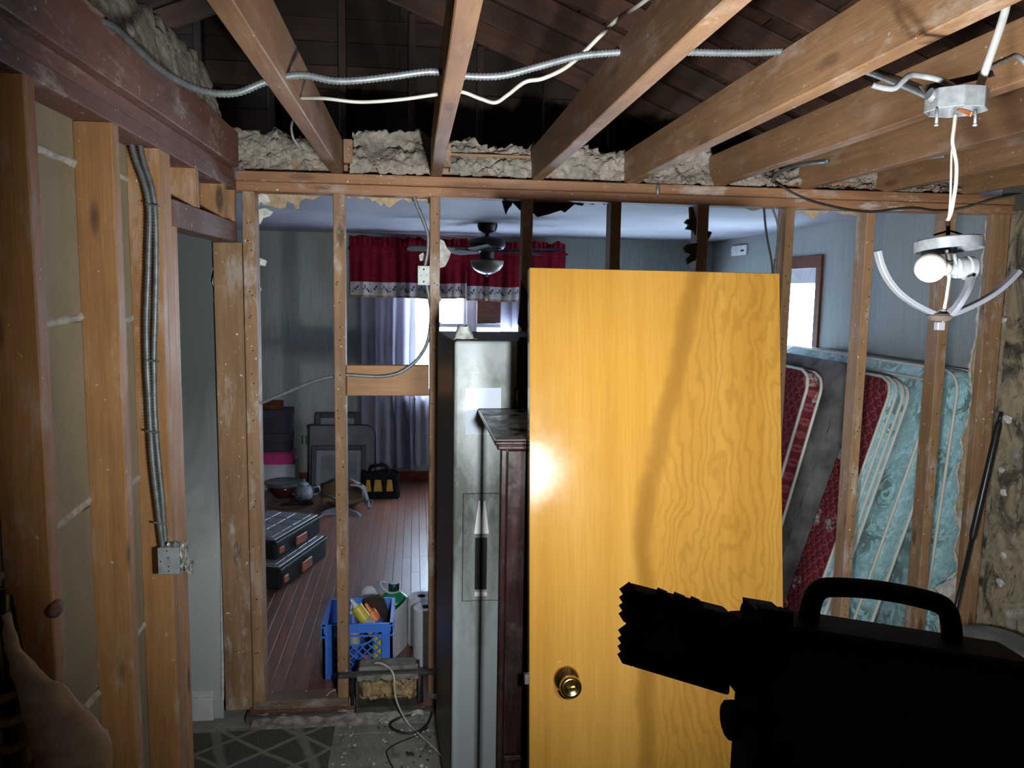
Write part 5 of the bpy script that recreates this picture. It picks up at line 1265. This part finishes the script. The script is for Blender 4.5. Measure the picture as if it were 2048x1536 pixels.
M_DEBRIS = plain('plaster_dust', (.30,.275,.235), .98, var=.3, scale=30, bumpd=.004)
def heap(u, v):
    x = -.70 + 1.0*u; y = 3.335 + .083*v; return (x, y, .003 + .045*v**1.3*(.6+.6*noise.noise(V((x*6, 2, 0)))) + .012*noise.fractal(V((x*22, y*22, 0)), 1, 2, 4)*(.3+v))
tag(obj('debris', MB().grid(heap, 110, 14), M_DEBRIS, smooth_=True, recalc=False), 'ridge of grey plaster dust swept against the sole plate', 'debris', None, 'stuff')
for nm, n, reg, mat, lab, sz in (('debris', 70, ((-.325,.16),(2.95,3.40),(.004,.010)), M_GYPS, 'scattered white plaster crumbs on the dusty floor boards', (.003,.012)),
                                 ('debris', 40, ((-.33,.16),(2.7,3.38),(.003,.006)), M_BLACKCHAR, 'scattered dark char crumbs on the dusty floor boards', (.003,.010))):
    tag(obj(nm, chips(n, reg, nm, mat, lab, '', sz), mat), lab, 'debris', None, 'stuff')
for k, (px, py, s, lab) in enumerate(((684,1418,.022,'white chip of plaster at the foot of the stud by the doorway sill'),(748,1425,.02,'white chip of plaster on the floor in front of the duct boot'),(835,1424,.03,'pale flake of plaster beside the black cable loop'),(820,1507,.016,'dark char lump on the floor boards between the cords'))):
    p = aZ(px, py, .02 if k < 3 else .004); mb = MB(); mb.ball((0,0,0), s, 8, 6, (1.2,.8,.35)); mb.v = [p + q*(1+.7*noise.noise(q*70+V((k,0,0)))) for q in mb.v]
    tag(obj('plaster_chip', mb, M_GYPS if k < 3 else M_BLACKCHAR), lab, 'chip')
M_RUST = plain('sooty_sheet_metal', (.085,.078,.068), .6, .35, var=.35, scale=14); M_DUSTY = plain('dust_covered_board', (.20,.185,.155), .95, var=.3, scale=22, bumpd=.003)
dy0 = W-.035
db = thing('duct_boot', ((aY(775,1410,dy0)).x, dy0+.05, 0), 'open sheet metal duct boot stuffed with old yellow insulation under a metal rail', 'duct boot')
xa, xb = aY(716,1400,dy0).x, aY(836,1400,dy0).x; zt_, zb2 = aY(775,1348,dy0).z, aY(775,1412,dy0).z
zb2 = max(zb2, .03)
for x0, x1 in ((xa-.008, xa), (xb, xb+.008)): obj('side_plate', MB().box((x0,dy0,zb2),(x1,dy0+.13,zt_)), M_RUST, db)
obj('back_plate', MB().box((xa,dy0+.122,zb2),(xb,dy0+.13,zt_)), M_RUST, db)
obj('bottom_plate', MB().box((xa-.008,dy0-.004,zb2-.02),(xb+.008,dy0+.13,zb2)), M_RUST, db)
for x in (xa-.022, xb+.018): obj('hanger_strap', MB().box((x-.006,dy0-.003,zb2+.01),(x+.006,dy0+.003,zt_-.004)), M_DK, db)
ra, rb = aY(676,1348,dy0-.03), aY(874,1345,dy0-.03)
obj('rail', MB().box((ra.x,dy0-.03,zt_+.001),(rb.x,dy0+.008,zt_+.016)), M_RUST, db, bevel=.003)
sa, sb = aY(718,1338,dy0+.05), aY(832,1338,dy0+.05)
obj('dusty_cap', MB().box((sa.x,dy0+.012,zt_+.001),(sb.x,dy0+.10,zt_+.028)), M_DUSTY, db, bevel=.006, label='dust covered cap board')
obj('dust_ledge', MB().grid(lambda u, v: (xa+(xb-xa)*u, dy0-.032-.004*v+.003*noise.noise(V((u*30, v*5, 1))), zt_+.012-.026*v*(.8+.6*noise.noise(V((u*14, 3, 0))))), 40, 5), M_DUSTY, db, smooth_=True, recalc=False)
M_YINS = plain('old_yellow_insulation', (.36,.25,.125), .98, var=.3, scale=24, bumpd=.006)
def stuffed(u, v):
    x = xa+(xb-xa)*u; z = zb2+(zt_-zb2)*v; q = V((x*24, 0, z*24)); d = .5+noise.fractal(q, 1, 2, 4)*.5+abs(noise.noise(q*.6))*.7
    e = min(1, min(u, 1-u)*9+.2)*min(1, min(v*9+.65, (1-v)*6+.2)); return (x, dy0+.09-.07*d*e, z)
obj('insulation_fill', MB().grid(stuffed, 60, 36), M_YINS, db, smooth_=True, recalc=False, label='old yellow insulation', kind='stuff')
M_CORDW = plain('dirty_white_cable', (.50,.47,.41), .5, var=.15); M_CORDK = plain('black_cable', (.022,.022,.026), .5)
def F(px, py, z=.012): return aZ(px, py, z)
tag(obj('power_cord', MB().tube(smooth([aY(728,1336,W+.03), aY(755,1326,W+.01), aY(775,1334,W-.03), aY(787,1350,dy0-.045), aY(790,1385,dy0-.05), aY(797,1412,dy0-.06), F(815,1445), F(838,1468), F(862,1490), F(890,1520), F(905,1545)]), .0042, 8), M_CORDW, smooth_=True), 'dirty white flat cable draped over the duct boot and across the floor', 'cable')
tag(obj('power_cord', MB().tube(smooth([F(885,1395,.02), F(868,1412), F(838,1426), F(800,1436), F(781,1446), F(786,1458), F(812,1466), F(838,1462), F(856,1446), F(864,1424), F(872,1400)]), .0058, 8), M_CORDK, smooth_=True), 'black cable looped on the floor beside the refrigerator', 'cable')
tag(obj('power_cord', MB().tube(smooth([F(856,1455,.007), F(830,1472,.007), F(796,1486,.007), F(775,1500,.007), F(776,1515,.007), F(788,1540,.007)]), .0028, 6), M_CORDK, smooth_=True), 'thin dark cable curling away from the black loop on the floor', 'cable')
tag(obj('wire_scrap', MB().tube(smooth([aY(648,1398,W+.02), aY(656,1388,W+.03), aY(664,1382,W+.05), aY(672,1380,W+.06)]), .003, 6), M_CORDW, smooth_=True), 'short white wire end sticking up behind the stud foot', 'wire')
# black pole leaning in the last bay
M_POLE = plain('black_painted_pole', (.022,.022,.026), .32, .3)
pt0, pt1 = aY(1998,845,3.385), aY(1895,1290,3.30); dd = (pt1-pt0).normalized(); ft = pt0 + dd*((.003-pt0.z)/dd.z)
pl = thing('leaning_pole', ft, 'slim black telescopic pole leaning by the dirty plaster wall', 'pole')
md = pt0 + dd*.56
obj('grip', MB().tube([pt0, pt0+dd*.02, md-dd*.02, md], lambda t: .0165 if .02 < t < .98 else .013, 12), M_POLE, pl, smooth_='auto')
obj('shaft', MB().tube([md-dd*.005, ft], .0105, 12), M_POLE, pl, smooth_=True)
obj('tip', MB().tube([pt0-dd*.05, pt0+dd*.002], .009, 10), M_POLE, pl, smooth_=True)

# ================================================================== electrical: flexible conduit, boxes, cables
M_FLEX = plain('galvanized_flex_conduit', (.20,.215,.22), .45, .4, var=.15, scale=40); M_FLEXD = plain('dull_flex_conduit', (.17,.18,.18), .5, .5, var=.2, scale=40)
M_GALV = plain('galvanized_box', (.42,.46,.47), .45, .45, var=.15, scale=30); M_DARKW = plain('dark_cable', (.03,.032,.03), .55)
def flex(pts, r, mat, label, k=8, pitch=.0046):
    return tag(obj('flexible_conduit', MB().tube(smooth(pts, k), r, 9, ripple=(pitch, .76)), mat, smooth_=True, recalc=False), label, 'conduit')
Yc = 1.98
flex([aY(200,40,Yc), aY(235,60,Yc), aY(320,138,Yc), aY(400,180,Yc), aY(470,186,Yc), aY(530,164,Yc), aY(600,150,Yc), aY(665,161,Yc), aY(720,160,Yc), aY(790,152,Yc), aY(866,143,Yc), aY(935,152,Yc), aY(1005,151,Yc), aY(1080,132,Yc), aY(1160,112,Yc), aY(1255,104,Yc), aY(1368,104,Yc), aY(1490,106,Yc), aY(1615,105,Yc-.02), aY(1740,143,1.75), aY(1810,168,1.5), aY(1862,190,1.34)], .0098, M_FLEX, 'grey flexible conduit threaded through the ceiling joists to the hanging junction box')
Yr = 2.14
tag(obj('cable', MB().tube(smooth([aY(1310,-14,Yr), aY(1275,12,Yr), aY(1240,34,Yr), aY(1200,72,Yr), aY(1168,104,Yr), aY(1130,136,Yr), aY(1085,157,Yr), aY(1050,164,Yr), aY(1015,190,Yr), aY(990,205,Yr), aY(960,197,Yr), aY(918,183,Yr), aY(865,190,Yr), aY(800,199,Yr), aY(720,204,Yr), aY(650,197,Yr), aY(600,196,Yr+.06)]), lambda t: .0062-.0018*t, 8), M_CORDW, smooth_=True), 'white cable sagging between the joists beside the grey conduit', 'cable')
tag(obj('cable', MB().tube(smooth([aY(590,232,3.2), aY(583,252,3.28), aY(586,275,3.36), aY(597,292,3.42), aY(604,298,3.47)]), .005, 6), M_CORDW, smooth_=True), 'short white cable end drooping in front of the insulation in the corner bay', 'cable')
Yv = 2.395
cl = [(262,283),(272,320),(290,370),(299,420),(298,490),(296,560),(293,640),(294,720),(298,800),(301,860),(306,930),(314,1000),(320,1050),(326,1096)]
c2 = [(280,290),(288,325),(303,372),(310,420),(312,490),(312,560),(310,640),(308,720),(309,800),(312,860),(318,930),(325,1000),(328,1050),(332,1096)]
flex([aY(x, y, Yv) for x, y in cl], .0092, M_FLEXD, 'grey flexible conduit hanging down the stud to the metal box, outer of the pair')
flex([aY(x, y, Yv+.012) for x, y in c2], .0092, M_FLEXD, 'grey flexible conduit hanging down the stud to the metal box, next to the door opening')
for yy in (408, 720, 862, 1045):
    a, b = aY(291+ (yy>900)*16, yy, Yv-.012), aY(320+(yy>900)*14, yy+4, Yv-.008)
    tag(obj('cable_staple', MB().tube([a, b], .003, 6), M_FLEXD), 'wire staple across the conduit pair, %s' % {408:'topmost', 720:'second from the top', 862:'third from the top', 1045:'lowest above the metal box'}[yy], 'staple')
q0, q1 = aY(315,1097,Yv-.035), aY(358,1148,Yv-.035)
eb = thing('junction_box', ((q0.x+q1.x)/2, Yv, q1.z), 'square grey metal box with blank cover below the conduit pair on the stud', 'junction box')
obj('box', MB().box((q0.x,Yv-.031,q1.z),(q1.x,Yv+.025,q0.z)), M_GALV, eb, bevel=.003)
obj('cover', MB().box((q0.x-.001,Yv-.035,q1.z-.001),(q1.x+.001,Yv-.0315,q0.z+.001)), M_GALV, eb, bevel=.002, label='blue grey blank cover')
sc_ = MB()
for x, z in ((.5,.12),(.5,.30),(.5,.62),(.12,.5),(.45,.9)): sc_.ball((q0.x+(q1.x-q0.x)*x, Yv-.0355, q1.z+(q0.z-q1.z)*z), .0022, 8, 5, (1,.5,1))
obj('screw', sc_, M_DK, eb)
M_FOIL = plain('torn_foil_tape', (.50,.49,.46), .4, .35, var=.35, scale=40)
def crumple(px0, py0, px1, py1, Y, seed): 
    return MB().grid(lambda u, v: aY(px0+(px1-px0)*u+5*noise.noise(V((u*4, v*4, seed))), py0+(py1-py0)*v+5*noise.noise(V((u*4, v*4, seed+5))), Y+.014*noise.noise(V((u*6, v*6, seed+9)))), 8, 10)
obj('foil_flap', crumple(360,1083,376,1146,Yv-.03,1.0), M_FOIL, eb, recalc=False); obj('foil_flap', crumple(334,1086,362,1098,Yv-.02,4.0), M_FOIL, eb, recalc=False); obj('foil_flap', crumple(370,1118,388,1146,Yv-.035,8.0), M_FOIL, eb, recalc=False)
# conduit and outlet in the stud bay
Yo = W+.03
flex([aY(826,386,Yo), aY(834,412,Yo), aY(847,442,Yo), aY(856,472,Yo), aY(855,505,Yo), aY(850,532,Yo)], .0085, M_FLEX, 'short flexible conduit dropping from the plate to the outlet box')
flex([aY(853,568,Yo), aY(858,595,Yo), aY(862,630,Yo), aY(856,680,Yo), aY(840,712,Yo), aY(818,734,Yo), aY(792,748,Yo), aY(760,753,Yo), aY(730,752,Yo), aY(690,750,Yo), aY(666,753,Yo+.01), aY(630,762,Yo+.02), aY(590,778,Yo+.03), aY(552,794,Yo+.035), aY(518,808,Yo+.04)], .0085, M_FLEX, 'flexible conduit curving from the outlet box down across the board between the studs')
q0, q1 = aY(836,532,W+.004), aY(859,570,W+.004)
ob = thing('outlet_box', ((q0.x+q1.x)/2, W+.03, q1.z), 'pale square outlet box fixed on the stud above the curving conduit', 'outlet')
obj('box', MB().box((q0.x,W+.006,q1.z),(q1.x,W+.05,q0.z)), M_GALV, ob, bevel=.002)
M_OUTW = plain('pale_outlet_cover', (.50,.55,.52), .5, var=.08)
obj('cover', MB().box((q0.x-.001,W+.001,q1.z-.001),(q1.x+.001,W+.0055,q0.z+.001)), M_OUTW, ob, bevel=.002, label='pale cover plate')
sl_ = MB(); cxo, czo = (q0.x+q1.x)/2, (q0.z+q1.z)/2
for dx, dz, r in ((0,.026,.004),(0,-.026,.004),(-.013,0,.002),(.013,0,.002),(-.018,.032,.002),(.018,.032,.002),(.018,-.032,.002)): sl_.ball((cxo+dx, W+.0008, czo+dz), r, 8, 5, (1,.3,1))
obj('screw', sl_, M_DK, ob); obj('round_knockout', MB().lathe([(.009,0),(.0095,.001),(.008,.0016)], (cxo,W+.001,czo), 16, 'Y'), M_OUTW, ob)
# dark cables beside the stud under the plate
Yk = W+.05
tag(obj('cable', MB().tube(smooth([aY(1527,396,Yk), aY(1529,430,Yk), aY(1534,475,Yk), aY(1541,510,Yk), aY(1545,545,Yk), aY(1547,620,Yk)]), .0052, 7), M_DARKW, smooth_=True), 'dark cable hanging from the plate above the door slab corner', 'cable')
flex([aY(1536,394,Yk), aY(1546,420,Yk), aY(1556,450,Yk), aY(1556,480,Yk), aY(1552,520,Yk), aY(1550,570,Yk), aY(1549,620,Yk)], .0062, M_FLEXD, 'thin grey flexible conduit beside the dark hanging cable')
# cable running along the face of the top plate
Yp = W-.012
pts = [aY(1545,364,3.38), aY(1562,372,Yp), aY(1590,388,Yp), aY(1622,402,Yp), aY(1660,412,Yp), aY(1700,420,Yp), aY(1745,424,Yp), aY(1790,418,Yp), aY(1830,416,Yp), aY(1868,421,Yp), aY(1905,420,Yp)]
tag(obj('cable', MB().tube(smooth(pts), .0045, 7), M_DARKW, smooth_=True), 'black cable drooping along the face of the top plate', 'cable')
tag(obj('cable', MB().tube(smooth([aY(1905,420,Yp-.004), aY(1935,414,Yp-.01), aY(1975,402,Yp-.02), aY(2010,394,Yp-.03), aY(2060,386,Yp-.04)]), .0045, 7), plain('green_cable', (.06,.095,.06), .5), smooth_=True), 'green cable rising from the plate toward the dirty plaster wall', 'cable')
tag(obj('cable', MB().tube(smooth([aY(1546,362,3.36), aY(1552,350,3.3), aY(1570,338,3.2), aY(1600,330,3.05), aY(1630,325,2.95), aY(1656,322,2.85)]), .0085, 8), M_FLEXD, smooth_=True), 'thick grey cable stub sticking out from the top plate under the joists', 'cable')
tag(obj('cable', MB().tube(smooth([aY(1772,322,2.9), aY(1800,319,2.85), aY(1850,317,2.8), aY(1890,313,2.75)]), .0075, 8), M_FLEXD, smooth_=True), 'short grey cable crossing a joist behind the lamp cord', 'cable')
tag(obj('wire_tuft', MB().ball(aY(1316,380,W-.014), .016, 8, 7, (.6,.5,1.6)), M_FLEXD), 'dark grey tuft of lint stuck on the top plate above the door slab', 'lint')
# ================================================================== hanging junction box and ceiling fixture
YJ = 1.30
def J(x, y, d=0): return aY(x, y, YJ+d)
jc = J(1913, 200); jr = .046
M_ZINC = plain('bright_zinc', (.27,.28,.29), .30, .35, var=.25, scale=26); M_COP = plain('copper_wire', (.60,.22,.10), .35, .8)
jb = thing('ceiling_junction_box', jc, 'octagonal zinc ceiling box hanging by its cables under the joists', 'junction box')
oc8 = [V((jr*1.08*math.cos(PI/8+PI/4*k), jr*1.08*math.sin(PI/8+PI/4*k), 0)) for k in range(8)]
zt8, zb8 = J(1913,182).z, J(1913,224).z
mb = MB(); n8 = 8
for z, f in ((zt8,.96),(zt8,1.0),(zb8,1.0),(zb8,.94),(zt8-.004,.92)):
    mb.v += [V((jc.x, YJ, z)) + p*f for p in oc8]
for j in range(4):
    for k in range(8): mb.f.append((j*8+k, j*8+(k+1)%8, (j+1)*8+(k+1)%8, (j+1)*8+k))
mb.f.append(tuple(range(8))); mb.f.append(tuple(32+k for k in range(8)))
obj('box', mb, M_ZINC, jb, bevel=.0012)
obj('hanger_bar', MB().tube(smooth([J(1745,170), J(1770,176), J(1790,176), J(1806,162), J(1822,150), J(1850,153), J(1880,160), J(1905,172,.02), J(1916,180,.02)], 6), .0052, 8), M_ZINC, jb, smooth_=True)
obj('hanger_bar', MB().tube(smooth([J(1955,150,.1), J(1985,132,.14), J(2015,118,.18), J(2035,112,.2), J(2060,135,.2)], 6), .0052, 8), M_ZINC, jb, smooth_=True)
obj('connector', MB().tube([J(1858,188), J(1880,198)], .011, 10), M_ZINC, jb, smooth_='auto')
obj('mounting_plate', MB().poly([J(1840,172,.03), J(1985,140,.06), J(1990,152,.06), J(1850,184,.03)], (0,.004,0)), M_BLACKCHAR, jb)
for x in (1874, 1951):
    obj('screw', MB().tube([J(x,218,-.02), J(x-1,250,-.02)], .0024, 7).ball(J(x-1,250,-.02), .0042, 8, 5, (1,1,.6)), M_ZINC, jb, smooth_=True)
cw = MB()
for k in range(4): cw.tube(smooth([J(1915,219,-.01), J(1930,220+2*k,-.02), J(1946-k,226+2*k,-.03)], 4), .0020, 6)
obj('wire_end', cw, M_COP, jb, smooth_=True, label='copper coloured wire ends')
M_BXW = plain('white_metal_cable', (.60,.60,.58), .35, .3, var=.12)
tag(obj('cable', MB().tube(smooth([J(1953,186,-.02), J(1962,165,-.02), J(1975,128,-.02), J(1990,85,-.02), J(2005,40,-.02), J(2014,0,-.02), J(2016,-60,.0), J(2010,-120,.05)]), .0068, 10), M_BXW, smooth_=True), 'thick white cable rising from the hanging ceiling box', 'cable')
tag(obj('lamp_cord', MB().tube(smooth([J(1911,228), J(1908,255), J(1905,282), J(1909,305), J(1913,330), J(1912,365), J(1907,400), J(1902,425), J(1895,442)]), .0034, 8).tube(smooth([J(1906,280,.004), J(1903,310,.006), J(1902,350,.006), J(1901,390,.004), J(1899,420,.002), J(1896,440)]), .0020, 6), plain('dirty_lamp_cord', (.30,.285,.25), .5, var=.15), smooth_=True), 'twisted white lamp cord hanging from the ceiling box', 'cord')
M_ALU = plain('brushed_fixture_metal', (.17,.177,.19), .42, .4, var=.2, scale=40)
M_ACRY = plain('cloudy_grey_arm', (.10,.104,.118), .4, .1, var=.1)
fxp = J(1897, 490)
lf = thing('ceiling_lamp', fxp, 'dismantled ceiling lamp hanging by its cord, round bulb and three bare curved arms', 'lamp')
obj('cord_stub', MB().tube([J(1896,442), J(1896,472)], .0036, 7), plain('brown_wire_stub', (.07,.03,.02), .5), lf, smooth_=True)
obj('wire_hook', MB().tube(smooth([J(1868,470), J(1885,465), J(1900,462), J(1920,468), J(1928,471)], 5), .0018, 6), M_DK, lf, smooth_=True)
ch_, cr_ = (J(1897,475).z, J(1897,497).z), .054
Mc = Matrix.Translation((fxp.x, YJ, 0)) 
MT = Matrix.Translation(fxp) @ Matrix.Rotation(-.05, 4, 'Y') @ Matrix.Rotation(-.10, 4, 'X')
cz_ = (ch_[0]-ch_[1])/2
obj('canopy', MB().lathe([(.004,cz_+.001),(cr_-.002,cz_+.001),(cr_,cz_-.001),(cr_,-cz_),(cr_-.002,-cz_),(cr_-.003,cz_-.004),(.004,cz_-.004)], (0,0,0), 40), M_ALU, lf, M=MT, smooth_='auto')
obj('canopy_lining', MB().lathe([(.002,cz_-.0045),(cr_*.6,cz_-.0045),(cr_*.6,-cz_*.2),(.002,-cz_*.2)], (0,0,0), 24), M_BLACKCHAR, lf, M=MT)
obj('stem', MB().tube([J(1893,500), J(1900,545), J(1892,600), J(1884,640)], .0030, 8), M_ZINC, lf, smooth_=True)
obj('stem_nut', MB().lathe([(.006,0),(.007,.002),(.007,.008),(.004,.010)], J(1885,630), 8), M_ZINC, lf)
bk = MB()
for x in (1896, 1909): bk.tube([J(x,508,-.004), J(x+3,530,-.006), J(x+2,556,-.004)], .0036, 6)
obj('socket_bracket', bk, M_ZINC, lf, smooth_=True)
M_PORC = plain('white_porcelain', (.30,.30,.285), .25, var=.06); M_BULB = plain('frosted_white_bulb', (.36,.35,.305), .25, var=.03)
sk = obj('socket', MB().lathe([(.013,-.030),(.014,-.028),(.014,-.008),(.018,-.004),(.018,.014),(.021,.016),(.021,.026),(.014,.030)], J(1915,536,.004), 20, 'X'), M_ZINC, lf, smooth_='auto')
obj('socket', MB().lathe([(.014,.0),(.016,.002),(.016,.012),(.013,.014)], J(1920,536,.004), 20, 'X'), M_PORC, lf, smooth_='auto', label='white porcelain socket collar')
obj('bulb_rear', MB().ball(J(1940,536,.004), .0145, 18, 12, (.9,1,1.1)), M_PORC, lf, smooth_=True, label='white second bulb end')
bc_ = J(1861, 535, -.008)
obj('bulb', MB().ball(bc_, .0258, 28, 18).lathe([(.015,.018),(.0115,.026),(.011,.034)], bc_, 18, 'X'), M_BULB, lf, smooth_=True, label='round frosted white bulb')
def flatarm(pts, name='arm'):
    c = smooth(pts, 10); mb = MB(); wd = .0072
    n = len(c)
    for i, p in enumerate(c):
        tq = (c[min(i+1, n-1)]-c[max(i-1, 0)]).normalized(); sd = V((0,1,0)); nr = tq.cross(sd).normalized(); sd = nr.cross(tq).normalized()
        mb.v += [p+sd*wd+nr*.0042, p-sd*wd+nr*.0042, p-sd*wd-nr*.0042, p+sd*wd-nr*.0042]
    for i in range(n-1):
        for k in range(4): mb.f.append((i*4+k, i*4+(k+1)%4, (i+1)*4+(k+1)%4, (i+1)*4+k))
    mb.f.append((0,1,2,3)); mb.f.append((n*4-4,n*4-3,n*4-2,n*4-1))
    return obj(name, mb, M_ACRY, lf, bevel=.0012, smooth_='auto')
flatarm([J(1755,501), J(1762,528), J(1776,558), J(1798,585), J(1826,606), J(1852,620), J(1876,630), J(1890,634)])
flatarm([J(2038,541), J(2020,560), J(1995,582), J(1965,601), J(1935,616), J(1905,628), J(1880,634)])
flatarm([J(1942,556,-.02), J(1934,580,-.03), J(1922,602,-.03), J(1908,620,-.02), J(1893,632,-.005), J(1880,640)])
obj('hub', MB().lathe([(.004,.004),(.018,.006),(.022,.002),(.016,-.006),(.004,-.008)], J(1880,634), 20), M_BLACKCHAR, lf, smooth_='auto')
obj('finial', MB().box(J(1871,660)-V((0,.006,0)), J(1887,644)+V((0,.006,0))), M_ACRY, lf, bevel=.001)
